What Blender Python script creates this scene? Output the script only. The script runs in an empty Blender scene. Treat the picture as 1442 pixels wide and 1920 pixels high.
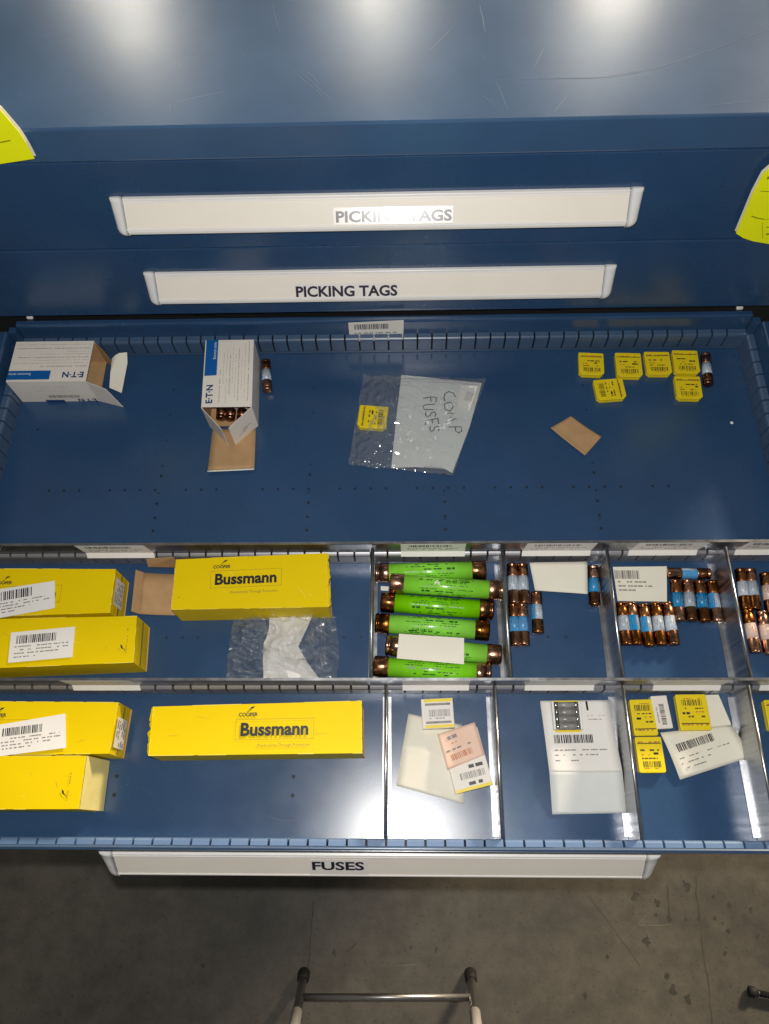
import bpy, bmesh, math, random
from mathutils import Vector, Matrix, noise

# ------------------------------------------------------------------ camera, light, exposure
scene = bpy.context.scene
COL = scene.collection
MM = 0.001

cam_data = bpy.data.cameras.new("camera")
cam_data.sensor_fit = 'VERTICAL'
cam_data.sensor_height = 36.0
cam_data.lens = 26.241
cam_data.clip_start = 0.02
cam_data.clip_end = 200
cam = bpy.data.objects.new("camera", cam_data)
COL.objects.link(cam)
cam.matrix_world = Matrix.Translation(Vector((0.02183, -0.61781, 0.81927))) @ Matrix(((0.999586, 0.006601, 0.028010), (0.005746, 0.907957, -0.419024), (-0.028198, 0.419011, 0.907543))).to_4x4()
scene.camera = cam

world = bpy.data.worlds.new("World")
scene.world = world
world.use_nodes = True
wbg = world.node_tree.nodes["Background"]
wbg.inputs[0].default_value = (1.0, 0.97, 0.92, 1)
wbg.inputs[1].default_value = 0.10

def lamp(name, kind, loc, energy, color, size, aim=None):
    ld = bpy.data.lights.new(name, kind)
    ld.energy = energy
    ld.color = color
    if kind == 'AREA':
        ld.shape = 'DISK'
        ld.size = size
    else:
        ld.shadow_soft_size = size
    lo = bpy.data.objects.new(name, ld)
    COL.objects.link(lo)
    lo.location = loc
    if aim is not None:
        lo.rotation_euler = (Vector(aim) - Vector(loc)).to_track_quat('-Z', 'Y').to_euler()
    return lo

# the phone's flash, a few centimetres from the lens
lamp("camera_flash", 'POINT', (0.01203, -0.59063, 0.83212), 17.5, (1.0, 0.97, 0.92), 0.007)
# high-bay warehouse lamps in a row ahead of the cabinet, plus an unseen lamp added to brighten the concrete at right
for p in ((-3635.3, 9709.4, 5500.0), (-312.1, 9706.2, 5500.0), (2730.6, 9467.4, 5500.0)):
    lamp("high_bay_lamp", 'AREA', (p[0] * MM, p[1] * MM, p[2] * MM), 155.0, (1.0, 0.92, 0.77), 0.55)
lamp("added_right_lamp", 'AREA', (5.0, 5.0, 3.4), 1500.0, (1.0, 0.82, 0.60), 1.6)

scene.view_settings.view_transform = 'Standard'
scene.view_settings.look = 'None'
scene.view_settings.exposure = 0.34
scene.view_settings.gamma = 1.0

# ------------------------------------------------------------------ materials
def mat(name, col, rough=0.5, metal=0.0, var=0.0, vscale=40.0, bump=0.0, bscale=300.0, rvar=0.0, spec=0.5,
        stretch=None, coat=0.0, coat_rough=0.12, dust=0.0, each=0.0):
    m = bpy.data.materials.new(name)
    m.use_nodes = True
    nt = m.node_tree
    b = nt.nodes["Principled BSDF"]
    b.inputs["Base Color"].default_value = (*col, 1)
    b.inputs["Roughness"].default_value = rough
    b.inputs["Metallic"].default_value = metal
    b.inputs["Specular IOR Level"].default_value = spec
    if coat:
        b.inputs["Coat Weight"].default_value = coat
        b.inputs["Coat Roughness"].default_value = coat_rough
    if var or bump or rvar:
        tc = nt.nodes.new("ShaderNodeTexCoord")
        mp = nt.nodes.new("ShaderNodeMapping")
        if stretch:
            mp.inputs["Scale"].default_value = stretch
        nt.links.new(tc.outputs["Object"], mp.inputs["Vector"])
        if var or rvar:
            n = nt.nodes.new("ShaderNodeTexNoise")
            n.inputs["Scale"].default_value = vscale
            n.inputs["Detail"].default_value = 6
            n.inputs["Roughness"].default_value = 0.62
            nt.links.new(mp.outputs[0], n.inputs["Vector"])
        if var:
            r = nt.nodes.new("ShaderNodeValToRGB")
            r.color_ramp.elements[0].position = 0.3
            r.color_ramp.elements[1].position = 0.7
            r.color_ramp.elements[0].color = (*[c * (1 - var) for c in col], 1)
            r.color_ramp.elements[1].color = (*[min(1, c * (1 + var)) for c in col], 1)
            nt.links.new(n.outputs["Fac"], r.inputs[0])
            nt.links.new(r.outputs[0], b.inputs["Base Color"])
        if rvar:
            mr = nt.nodes.new("ShaderNodeMapRange")
            mr.inputs["From Min"].default_value = 0.3
            mr.inputs["From Max"].default_value = 0.7
            mr.inputs["To Min"].default_value = max(0.02, rough - rvar)
            mr.inputs["To Max"].default_value = rough + rvar
            nt.links.new(n.outputs["Fac"], mr.inputs["Value"])
            nt.links.new(mr.outputs[0], b.inputs["Roughness"])
        if bump:
            n2 = nt.nodes.new("ShaderNodeTexNoise")
            n2.inputs["Scale"].default_value = bscale
            n2.inputs["Detail"].default_value = 4
            nt.links.new(mp.outputs[0], n2.inputs["Vector"])
            bp = nt.nodes.new("ShaderNodeBump")
            bp.inputs["Strength"].default_value = bump
            bp.inputs["Distance"].default_value = 0.001
            nt.links.new(n2.outputs["Fac"], bp.inputs["Height"])
            nt.links.new(bp.outputs[0], b.inputs["Normal"])
    if dust:                               # fine grit and rubbed, dusty patches
        src = b.inputs["Base Color"].links[0].from_socket if b.inputs["Base Color"].links else None
        n3 = nt.nodes.new("ShaderNodeTexNoise"); n3.inputs["Scale"].default_value = 420; n3.inputs["Detail"].default_value = 2
        n4 = nt.nodes.new("ShaderNodeTexNoise"); n4.inputs["Scale"].default_value = 11; n4.inputs["Detail"].default_value = 7
        for q in (n3, n4): nt.links.new(tc.outputs["Object"], q.inputs["Vector"])
        r3 = nt.nodes.new("ShaderNodeMapRange"); r3.inputs["From Min"].default_value = 0.66; r3.inputs["From Max"].default_value = 0.76
        r4 = nt.nodes.new("ShaderNodeMapRange"); r4.inputs["From Min"].default_value = 0.42; r4.inputs["From Max"].default_value = 0.75
        nt.links.new(n3.outputs["Fac"], r3.inputs["Value"]); nt.links.new(n4.outputs["Fac"], r4.inputs["Value"])
        mu = nt.nodes.new("ShaderNodeMath"); mu.operation = 'MULTIPLY'
        nt.links.new(r3.outputs[0], mu.inputs[0]); nt.links.new(r4.outputs[0], mu.inputs[1])
        md = nt.nodes.new("ShaderNodeMath"); md.operation = 'MULTIPLY_ADD'; md.inputs[1].default_value = 0.05; md.use_clamp = True
        nt.links.new(r4.outputs[0], md.inputs[0]); nt.links.new(mu.outputs[0], md.inputs[2])
        sc = nt.nodes.new("ShaderNodeMath"); sc.operation = 'MULTIPLY'; sc.inputs[1].default_value = dust
        nt.links.new(md.outputs[0], sc.inputs[0])
        mx = nt.nodes.new("ShaderNodeMix"); mx.data_type = 'RGBA'
        mx.inputs[7].default_value = (0.30, 0.31, 0.33, 1)
        nt.links.new(sc.outputs[0], mx.inputs[0]); nt.links.new(src, mx.inputs[6])
        nt.links.new(mx.outputs[2], b.inputs["Base Color"])
    if each:                               # every piece is tarnished or faded a little differently
        oi = nt.nodes.new("ShaderNodeObjectInfo")
        mr = nt.nodes.new("ShaderNodeMapRange")
        mr.inputs["To Min"].default_value = 1 - each
        mr.inputs["To Max"].default_value = 1 + each
        hs = nt.nodes.new("ShaderNodeHueSaturation")
        nt.links.new(oi.outputs["Random"], mr.inputs["Value"])
        nt.links.new(mr.outputs[0], hs.inputs["Value"])
        ms = nt.nodes.new("ShaderNodeMapRange")
        ms.inputs["To Min"].default_value = 1 + each * .6
        ms.inputs["To Max"].default_value = 1 - each * .6
        nt.links.new(oi.outputs["Random"], ms.inputs["Value"])
        nt.links.new(ms.outputs[0], hs.inputs["Saturation"])
        if b.inputs["Base Color"].links:
            nt.links.new(b.inputs["Base Color"].links[0].from_socket, hs.inputs["Color"])
        else:
            hs.inputs["Color"].default_value = (*col, 1)
        nt.links.new(hs.outputs[0], b.inputs["Base Color"])
    return m

M = {}
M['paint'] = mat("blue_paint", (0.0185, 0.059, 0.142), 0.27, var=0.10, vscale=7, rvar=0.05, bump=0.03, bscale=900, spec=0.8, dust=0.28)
M['ledgefront'] = mat("blue_front_ledge_lit", (0.115, 0.19, 0.33), 0.34, var=0.08, vscale=20, spec=0.7)  # front ledge's brightness under the flash put into its blue
M['ledge'] = mat("lighter_blue", (0.052, 0.095, 0.175), 0.30, var=0.08, vscale=20, spec=0.7)  # a lighter blue for the ledges and the front wall
M['paint_top'] = mat("blue_paint_haze", (0.036, 0.090, 0.190), 0.25, var=0.10, vscale=9, rvar=0.02, bump=0.04, bscale=700, dust=0.1, spec=0.6, coat=0.22, coat_rough=0.55)  # lighter blue base holds part of the hall's hazy reflection
M['rub'] = mat("rubbed_paint", (0.035, 0.080, 0.165), 0.42, spec=0.7)
M['scratch'] = mat("scratched_paint", (0.11, 0.165, 0.26), 0.33, spec=0.9)
M['dark'] = mat("dark_gap_shade", (0.010, 0.011, 0.013), 0.6)  # near-black for gaps and recesses, their shade put into the colour
M['steel'] = mat("galvanised_steel", (0.44, 0.45, 0.47), 0.32, metal=1.0, var=0.10, vscale=60, rvar=0.07, bump=0.02, bscale=200)
M['divider'] = mat("brushed_steel", (0.42, 0.43, 0.45), 0.36, metal=1.0, var=0.28, vscale=9, rvar=0.14, bump=0.10, bscale=14, stretch=(1, 26, 0.5))
M['dullsteel'] = mat("dull_steel", (0.36, 0.36, 0.39), 0.42, metal=0.7, var=0.10, vscale=40)
M['alu'] = mat("painted_aluminium", (0.80, 0.785, 0.76), 0.32, var=0.03, vscale=20)
M['cap'] = mat("white_plastic", (0.78, 0.78, 0.78), 0.3, var=0.03, vscale=30)
M['strip'] = mat("cream_card", (0.80, 0.75, 0.67), 0.45, var=0.03, vscale=12)
M['tape'] = mat("glossy_white_tape", (0.77, 0.74, 0.71), 0.30, coat=0.22, coat_rough=0.17)
M['ink'] = mat("black_ink", (0.012, 0.012, 0.016), 0.45)
M['navy'] = mat("navy_ink", (0.012, 0.014, 0.035), 0.30, coat=0.24, coat_rough=0.17)
M['greyink'] = mat("grey_ink", (0.22, 0.21, 0.20), 0.6)
M['paleink'] = mat("pale_grey_ink", (0.45, 0.43, 0.40), 0.6)
M['redink'] = mat("red_ink", (0.42, 0.12, 0.03), 0.6)
M['oliveink'] = mat("olive_ink", (0.26, 0.20, 0.015), 0.5)
M['darkolive'] = mat("dark_olive_ink", (0.10, 0.075, 0.008), 0.5)
M['paper'] = mat("white_paper", (0.76, 0.74, 0.70), 0.7, var=0.03, vscale=25, bump=0.05, bscale=400)
M['cream'] = mat("cream_paper", (0.76, 0.73, 0.62), 0.7, var=0.03, vscale=25, bump=0.05, bscale=400)
M['greypaper'] = mat("grey_white_paper", (0.64, 0.66, 0.64), 0.7, var=0.04, vscale=30, bump=0.1, bscale=200)
M['salmon'] = mat("salmon_paper", (0.78, 0.54, 0.42), 0.6, var=0.05, vscale=30)
M['yellow'] = mat("yellow_card", (0.74, 0.54, 0.0), 0.5, spec=0.15, var=0.03, vscale=14, bump=0.04, bscale=220)
M['rubmark'] = mat("rubbed_yellow_card", (0.55, 0.38, 0.01), 0.55)
M['foldwear'] = mat("worn_yellow_fold", (0.84, 0.66, 0.10), 0.5)
M['yellow2'] = mat("yellow_plastic", (0.78, 0.60, 0.006), 0.4, var=0.05, vscale=60)
M['wcard'] = mat("white_card", (0.77, 0.72, 0.65), 0.5, var=0.03, vscale=25, bump=0.05, bscale=300)
M['paleyellow'] = mat("pale_yellow_tape", (0.70, 0.60, 0.22), 0.25, var=0.1, vscale=50)
M['kraft'] = mat("kraft_card", (0.44, 0.27, 0.13), 0.75, var=0.10, vscale=60, bump=0.1, bscale=500)
M['blueprint'] = mat("blue_print", (0.003, 0.10, 0.36), 0.42)
M['logoblue'] = mat("dark_blue_print", (0.006, 0.05, 0.16), 0.42)
M['whiteink'] = mat("white_print", (0.75, 0.78, 0.82), 0.5)
M['green'] = mat("bright_green_label", (0.21, 0.62, 0.03), 0.26, var=0.12, vscale=60, coat=0.25, each=0.10)
M['greenink'] = mat("dark_green_print", (0.015, 0.10, 0.010), 0.35)
M['copper'] = mat("tarnished_copper", (0.36, 0.17, 0.085), 0.25, metal=1.0, var=0.45, vscale=110, rvar=0.12, bump=0.08, bscale=400, each=0.40)
M['copper2'] = mat("dark_copper", (0.26, 0.11, 0.06), 0.30, metal=1.0, var=0.4, vscale=120, rvar=0.1, each=0.3)
M['fblue'] = mat("sky_blue_label", (0.02, 0.24, 0.52), 0.30, var=0.25, vscale=260, each=0.2)
M['fwhite'] = mat("white_fuse_label", (0.44, 0.51, 0.60), 0.35, var=0.22, vscale=260, each=0.18)
M['fpink'] = mat("pinkish_fuse_label", (0.62, 0.48, 0.42), 0.4, var=0.1, vscale=300)
M['glasstube'] = mat("dark_glass_tube", (0.23, 0.225, 0.215), 0.28, metal=0.0, var=0.4, vscale=120)
M['chrome'] = mat("nickel_cap", (0.55, 0.54, 0.50), 0.25, metal=1.0)
M['rubber'] = mat("black_rubber", (0.008, 0.008, 0.008), 0.7)
M['tubemetal'] = mat("grey_tube_metal", (0.42, 0.41, 0.40), 0.35, metal=1.0, var=0.1, vscale=30)
M['sleeve'] = mat("white_sleeve", (0.55, 0.53, 0.50), 0.45)
M['lime'] = mat("fluorescent_lime_paper", (0.93, 0.97, 0.0), 0.6, var=0.03, vscale=20)
M['limeink'] = mat("lime_print", (0.30, 0.33, 0.0), 0.5)
M['stain'] = mat("oil_stain", (0.046, 0.041, 0.033), 0.55, var=0.3, vscale=80)
M['joint'] = mat("floor_joint", (0.062, 0.056, 0.045), 0.8, var=0.4, vscale=30)
M['scuff'] = mat("pale_scuff", (0.14, 0.13, 0.108), 0.7, var=0.3, vscale=60)

def concrete():
    m = bpy.data.materials.new("worn_concrete")
    m.use_nodes = True
    nt = m.node_tree
    b = nt.nodes["Principled BSDF"]
    b.inputs["Roughness"].default_value = 0.55
    tc = nt.nodes.new("ShaderNodeTexCoord")
    def nz(scale, det, rough=0.6):
        n = nt.nodes.new("ShaderNodeTexNoise")
        n.inputs["Scale"].default_value = scale
        n.inputs["Detail"].default_value = det
        n.inputs["Roughness"].default_value = rough
        nt.links.new(tc.outputs["Object"], n.inputs["Vector"])
        return n
    def ramp(src, p0, c0, p1, c1):
        r = nt.nodes.new("ShaderNodeValToRGB")
        r.color_ramp.elements[0].position = p0
        r.color_ramp.elements[1].position = p1
        r.color_ramp.elements[0].color = (*c0, 1)
        r.color_ramp.elements[1].color = (*c1, 1)
        nt.links.new(src, r.inputs[0])
        return r
    r1 = ramp(nz(3.2, 8, 0.65).outputs["Fac"], 0.30, (0.070, 0.064, 0.052), 0.72, (0.135, 0.123, 0.098))
    r2 = ramp(nz(28, 6).outputs["Fac"], 0.30, (0.72, 0.72, 0.72), 0.62, (1.08, 1.08, 1.08))
    r3 = ramp(nz(170, 3).outputs["Fac"], 0.28, (0.45, 0.43, 0.40), 0.40, (1, 1, 1))
    def mul(a, c):
        x = nt.nodes.new("ShaderNodeMix")
        x.data_type = 'RGBA'
        x.blend_type = 'MULTIPLY'
        x.inputs[0].default_value = 1.0
        nt.links.new(a, x.inputs[6])
        nt.links.new(c, x.inputs[7])
        return x.outputs[2]
    nt.links.new(mul(mul(r1.outputs[0], r2.outputs[0]), r3.outputs[0]), b.inputs["Base Color"])
    bp = nt.nodes.new("ShaderNodeBump")
    bp.inputs["Strength"].default_value = 0.25
    bp.inputs["Distance"].default_value = 0.002
    nt.links.new(nz(60, 6).outputs["Fac"], bp.inputs["Height"])
    nt.links.new(bp.outputs[0], b.inputs["Normal"])
    return m
M['concrete'] = concrete()

def film(name, tint, gloss_rough, base_fac):
    """thin clear plastic: mostly see-through with a clear-coat reflection"""
    m = bpy.data.materials.new(name)
    m.use_nodes = True
    nt = m.node_tree
    nt.nodes.clear()
    out = nt.nodes.new("ShaderNodeOutputMaterial")
    tr = nt.nodes.new("ShaderNodeBsdfTransparent")
    tr.inputs[0].default_value = (*tint, 1)
    gl = nt.nodes.new("ShaderNodeBsdfGlossy")
    gl.inputs["Roughness"].default_value = gloss_rough
    gl.inputs[0].default_value = (1, 1, 1, 1)
    lw = nt.nodes.new("ShaderNodeLayerWeight")
    lw.inputs[0].default_value = 0.5
    fr = nt.nodes.new("ShaderNodeMath")
    fr.operation = 'POWER'
    fr.inputs[1].default_value = 4.0
    nt.links.new(lw.outputs["Facing"], fr.inputs[0])
    ad = nt.nodes.new("ShaderNodeMath")
    ad.operation = 'ADD'
    ad.inputs[1].default_value = base_fac
    ad.use_clamp = True
    mx = nt.nodes.new("ShaderNodeMixShader")
    df = nt.nodes.new("ShaderNodeBsdfDiffuse")
    df.inputs[0].default_value = (0.7, 0.72, 0.74, 1)
    mx2 = nt.nodes.new("ShaderNodeMixShader")
    mx2.inputs[0].default_value = 0.10
    nt.links.new(fr.outputs[0], ad.inputs[0])
    nt.links.new(ad.outputs[0], mx.inputs[0])
    nt.links.new(tr.outputs[0], mx2.inputs[1])
    nt.links.new(df.outputs[0], mx2.inputs[2])
    nt.links.new(mx2.outputs[0], mx.inputs[1])
    nt.links.new(gl.outputs[0], mx.inputs[2])
    nt.links.new(mx.outputs[0], out.inputs[0])
    return m
M['film'] = film("clear_plastic_film", (0.90, 0.91, 0.92), 0.09, 0.085)

# ------------------------------------------------------------------ mesh helpers (all in millimetres)
V = Vector
_text_cache = {}

def text_mesh(s, bold):
    key = (s, bold)
    if key not in _text_cache:
        cu = bpy.data.curves.new("lettering", 'FONT')
        cu.body = s
        cu.resolution_u = 3
        cu.offset = bold
        ob = bpy.data.objects.new("lettering", cu)
        me = bpy.data.meshes.new_from_object(ob)
        vs = [v.co.copy() for v in me.vertices]
        fs = [list(p.vertices) for p in me.polygons]
        bpy.data.objects.remove(ob)
        bpy.data.curves.remove(cu)
        bpy.data.meshes.remove(me)
        x0 = min(v.x for v in vs); x1 = max(v.x for v in vs)
        y0 = min(v.y for v in vs); y1 = max(v.y for v in vs)
        _text_cache[key] = ([((v.x - x0) / (x1 - x0), (v.y - y0) / (y1 - y0)) for v in vs], fs)
    return _text_cache[key]

class MB:
    def __init__(self):
        self.v = []; self.f = []; self.m = []; self.mats = []; self.sm = []
    def mi(self, m):
        if m not in self.mats:
            self.mats.append(m)
        return self.mats.index(m)
    def poly(self, pts, m, smooth=False):
        n = len(self.v)
        self.v += [V(p) for p in pts]
        self.f.append(list(range(n, n + len(pts))))
        self.m.append(self.mi(m)); self.sm.append(smooth)
    def faces(self, pts, faces, m, smooth=False):
        n = len(self.v)
        self.v += [V(p) for p in pts]
        k = self.mi(m)
        for f in faces:
            self.f.append([n + i for i in f]); self.m.append(k); self.sm.append(smooth)
    def hexa(self, b, t, m):
        """solid between two loops of points (bottom, top)"""
        n = len(b)
        self.faces(list(b) + list(t),
                   [list(range(n))[::-1], list(range(n, 2 * n))] +
                   [[i, (i + 1) % n, n + (i + 1) % n, n + i] for i in range(n)], m)
    def box(self, x0, x1, y0, y1, z0, z1, m):
        self.hexa([(x0, y0, z0), (x1, y0, z0), (x1, y1, z0), (x0, y1, z0)],
                  [(x0, y0, z1), (x1, y0, z1), (x1, y1, z1), (x0, y1, z1)], m)
    def slab(self, pts, th, m, up=(0, 0, 1)):
        u = V(up) * th
        self.hexa([V(p) for p in pts], [V(p) + u for p in pts], m)
    def grid(self, fn, nu, nv, m, smooth=True, flip=False):
        pts = [fn(i / nu, j / nv) for j in range(nv + 1) for i in range(nu + 1)]
        w = nu + 1
        self.faces(pts, [[j * w + i, j * w + i + 1, (j + 1) * w + i + 1, (j + 1) * w + i][::-1 if flip else 1]
                         for j in range(nv) for i in range(nu)], m, smooth)
    def lathe(self, prof, axis0, axis1, m, seg=20, smooth=True):
        """prof: (t along axis in mm, radius); revolved about the line axis0 -> axis1"""
        a = V(axis0); d = (V(axis1) - a).normalized()
        u = d.orthogonal().normalized(); w = d.cross(u)
        pts = []
        for (tt, rr) in prof:
            for k in range(seg):
                an = 2 * math.pi * k / seg
                pts.append(a + d * tt + (u * math.cos(an) + w * math.sin(an)) * rr)
        fc = []
        for i in range(len(prof) - 1):
            for k in range(seg):
                k2 = (k + 1) % seg
                fc.append([i * seg + k, i * seg + k2, (i + 1) * seg + k2, (i + 1) * seg + k])
        fc.append(list(range(seg))[::-1])
        fc.append([(len(prof) - 1) * seg + k for k in range(seg)])
        self.faces(pts, fc, m, smooth)
    def tube(self, p0, p1, r, m, seg=16):
        self.lathe([(0, r), ((V(p1) - V(p0)).length, r)], p0, p1, m, seg)
    def rect(self, fr, u0, v0, u1, v1, m, e=0.2):
        """flat print rectangle on a frame (origin, unit u, unit v, normal), mm"""
        o, u, v, n = fr
        self.poly([o + u * a + v * b + n * e for a, b in ((u0, v0), (u1, v0), (u1, v1), (u0, v1))], m)
    def text(self, s, fr, u0, v0, w, h, m, bold=0.0, e=0.25, clip=None):
        o, u, v, n = fr
        vs, fs = text_mesh(s, bold)
        self.faces([o + u * (u0 + a * w) + v * (v0 + b * h) + n * e for a, b in vs], fs, m)
    def bars(self, fr, u0, v0, w, h, m, seed, n=26, e=0.2):
        rnd = random.Random(seed)
        ws = [rnd.choice((1, 1, 1.6, 2.4)) for _ in range(2 * n - 1)]
        s = w / sum(ws); x = u0
        for i, q in enumerate(ws):
            if i % 2 == 0 and q:
                self.rect(fr, x, v0, x + q * s, v0 + h, m, e)
            x += q * s
    def line(self, fr, u0, v0, w, h, m, seed, e=0.2, fill=0.8):
        """a row of print too small to read: word-like dashes"""
        rnd = random.Random(seed); x = u0
        while x < u0 + w - h * 0.4:
            q = min(rnd.uniform(1.0, 3.6) * h, u0 + w - x)
            if rnd.random() < fill:
                self.rect(fr, x, v0, x + q, v0 + h, m, e)
            x += q + h * rnd.choice((0.35, 0.5, 0.9, 1.6))
    def ribbon(self, pts, w, m, n=(0, 0, 1), taper=False):
        n = V(n)
        P = [V(p) for p in pts]
        L = []; R = []
        for i, p in enumerate(P):
            d = (P[min(i + 1, len(P) - 1)] - P[max(i - 1, 0)]).normalized()
            s = n.cross(d)
            ww = w * (0.25 + 0.75 * math.sin(math.pi * min(1, max(0, (i + .3) / (len(P) - .4))))) if taper else w
            L.append(p + s * ww / 2); R.append(p - s * ww / 2)
        for i in range(len(P) - 1):
            self.poly([R[i], R[i + 1], L[i + 1], L[i]], m)
    def build(self, name, parent=None, bevel=0.0, loc=None, solid=0.0, fix=True):
        o0 = V((0, 0, 0))
        if parent is not None:
            q = parent
            while q is not None:
                o0 = o0 + V(q.location) / MM
                q = q.parent
        if loc is not None:
            o0 = V(loc)
        me = bpy.data.meshes.new(name)
        me.from_pydata([(p - o0) * MM for p in self.v], [], self.f)
        for m in self.mats:
            me.materials.append(M[m])
        me.polygons.foreach_set("material_index", self.m)
        me.polygons.foreach_set("use_smooth", self.sm)
        me.update()
        o = bpy.data.objects.new(name, me)
        COL.objects.link(o)
        if parent is not None:
            o.parent = parent
        if loc is not None:
            o.location = V(loc) * MM
        if solid:
            md = o.modifiers.new("thickness", 'SOLIDIFY'); md.thickness = solid * MM; md.offset = -1
        if bevel:
            md = o.modifiers.new("rounding", 'BEVEL'); md.width = bevel * MM; md.segments = 2
            md.limit_method = 'ANGLE'; md.angle_limit = math.radians(35)
        return o

def tag(o, label, cat, group=None):
    o['label'] = label
    o['category'] = cat
    if group:
        o['group'] = group
    return o

def thing(name, label, cat, loc=(0, 0, 0), rot=0.0, group=None):
    o = bpy.data.objects.new(name, None)
    COL.objects.link(o)
    o.empty_display_size = 0.02
    o.location = V(loc) * MM
    o.rotation_euler = (0, 0, math.radians(rot))
    return tag(o, label, cat, group)

def local_build(mb, name, parent, **k):
    """mesh already given in the parent's own coordinates"""
    o = mb.build(name, None, **k)
    o.parent = parent
    return o

def copy_tree(o, parent=None):
    c = o.copy()
    COL.objects.link(c)
    c.parent = parent
    for ch in o.children:
        copy_tree(ch, c)
    return c

def frame(o, pu, pv, n=None):
    o = V(o); u = (V(pu) - o).normalized()
    v = V(pv) - o; v = (v - u * v.dot(u)).normalized()
    return (o, u, v, u.cross(v).normalized())

def nz(x, y, z=0.0):
    return noise.noise(V((x, y, z)))

# ------------------------------------------------------------------ the setting: concrete floor
FZ = -800.0
mb = MB()
mb.box(-8000, 8000, -8000, 8000, FZ - 60, FZ, 'concrete')
o = mb.build("concrete_floor"); o['kind'] = 'structure'
mb = MB()
rnd = random.Random(5)
for (p, s) in (((456.8, -684.7), 9), ((496.8, -694.4), 8), ((516.9, -721.1), 8), ((468.8, -757.6), 9), ((557.0, -664.9), 11),
               ((605.5, -682.8), 5), ((632.8, -697.9), 5), ((671.3, -705.7), 5), ((622.9, -740.6), 5), ((610.2, -777.9), 5),
               ((496.8, -814.6), 7), ((505.0, -837.0), 9), ((529.9, -850.0), 8), ((392.3, -784.1), 5), ((344.2, -846.9), 5),
               ((74.2, -776.5), 5), ((28.2, -772.5), 4), ((-364.5, -805.4), 5), ((-117.2, -783.4), 6), ((491.8, -715.1), 4),
               ((614.3, -728.3), 3), ((600.9, -719.6), 4), ((546.6, -722.7), 4), ((570.9, -720.7), 4), ((675.6, -748.9), 4), ((158.9, -718.5), 3)):
    pts = []
    ph = rnd.uniform(0, 9)
    for k in range(18):
        a = 2 * math.pi * k / 18
        r = s * (0.68 + 0.75 * nz(math.cos(a) * 1.6 + ph, math.sin(a) * 1.6, ph))
        pts.append((p[0] + r * math.cos(a), p[1] + r * math.sin(a) * 1.1, FZ + 0.3))
    mb.poly(pts, 'stain')
o = mb.build("oil_spots"); o['kind'] = 'stuff'
mb = MB()
def wob(a, b, n, amp, sd):
    return [(a[0] + (b[0] - a[0]) * i / n + amp * nz(i * .7, sd), a[1] + (b[1] - a[1]) * i / n + amp * nz(sd, i * .7), FZ + 0.35) for i in range(n + 1)]
mb.ribbon(wob((575.3, -646.3), (568.5, -891.7), 16, 5, 1.3), 1.7, 'joint')
mb.ribbon(wob((521.4, -665.1), (516.9, -721.1), 6, 2, 4.3), 2.5, 'joint')
mb.ribbon(wob((-161.5, -697.3), (-165.4, -807.9), 8, 2, 7.3), 1.6, 'joint')
mb.ribbon(wob((369.6, -684.4), (450.4, -798.1), 8, 3, 8.3), 0.6, 'joint')
mb.ribbon(wob((-94.2, -781.4), (-76.4, -766.4), 4, 2, 2.3), 3.0, 'stain', taper=True)
o = mb.build("floor_cracks"); o['kind'] = 'stuff'
mb = MB()
for (a, b, w) in (((-1.9, -803.9), (40.9, -800.1), 2.0), ((449.2, -734.0), (519.3, -731.7), 2.0), ((383.0, -787.6), (493.7, -701.6), 1.0),
                  ((-458.2, -708.6), (-405.0, -762.1), 1.0), ((211.0, -694.6), (266.8, -761.0), 1.0)):
    mb.ribbon(wob(a, b, 6, 3, a[0]), w, 'scuff', taper=True)
o = mb.build("floor_scuffs"); o['kind'] = 'stuff'

# ------------------------------------------------------------------ cabinet
FY = 16.0                                   # plane of the drawer fronts
cab = thing("tool_cabinet", "dark blue steel cabinet with a scratched flat top reflecting lamps, holding all the drawers", "cabinet", (0, 300, FZ))
mb = MB()
mb.box(-640, 620, FY + 26, 700, FZ + 1, 56, 'dark')
mb.box(-640, 620, FY + 60, 700, 56, 293, 'dark')
mb.build("cabinet_body", cab)
for x0, x1 in ((-640, -548), (528, 620)):
    mb = MB()
    mb.box(x0, x1, FY - 1, 702, FZ, 292, 'paint')
    mb.build("side_post", cab, bevel=1.5)
mb = MB()
mb.box(-642, 622, FY - 1.0, 712, 293.2, 331.5, 'paint_top')
mb.build("worktop", cab, bevel=2.2)
mb = MB()
mb.box(-547, 527, FY + 1.5, FY + 30, 292.3, 292.9, 'dark')
mb.build("seam", cab)
mb = MB()
def arc(pts, n=24):
    out = []
    P = [V((*p, 331.7)) for p in pts]
    for i in range(len(P) - 1):
        p0 = P[max(i - 1, 0)]; p1 = P[i]; p2 = P[i + 1]; p3 = P[min(i + 2, len(P) - 1)]
        for k in range(n // (len(P) - 1)):
            t = k / (n // (len(P) - 1))
            out.append(0.5 * ((2 * p1) + (p2 - p0) * t + (2 * p0 - 5 * p1 + 4 * p2 - p3) * t * t + (3 * p1 - p0 - 3 * p2 + p3) * t ** 3))
    return out + [P[-1]]
mb.ribbon(arc([(113.0, 72.0), (170.0, 71.6), (216.4, 71.6), (261.4, 81.0), (325.2, 107.5), (389.8, 138.2)], 40), 0.8, 'scratch', taper=True)
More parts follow.
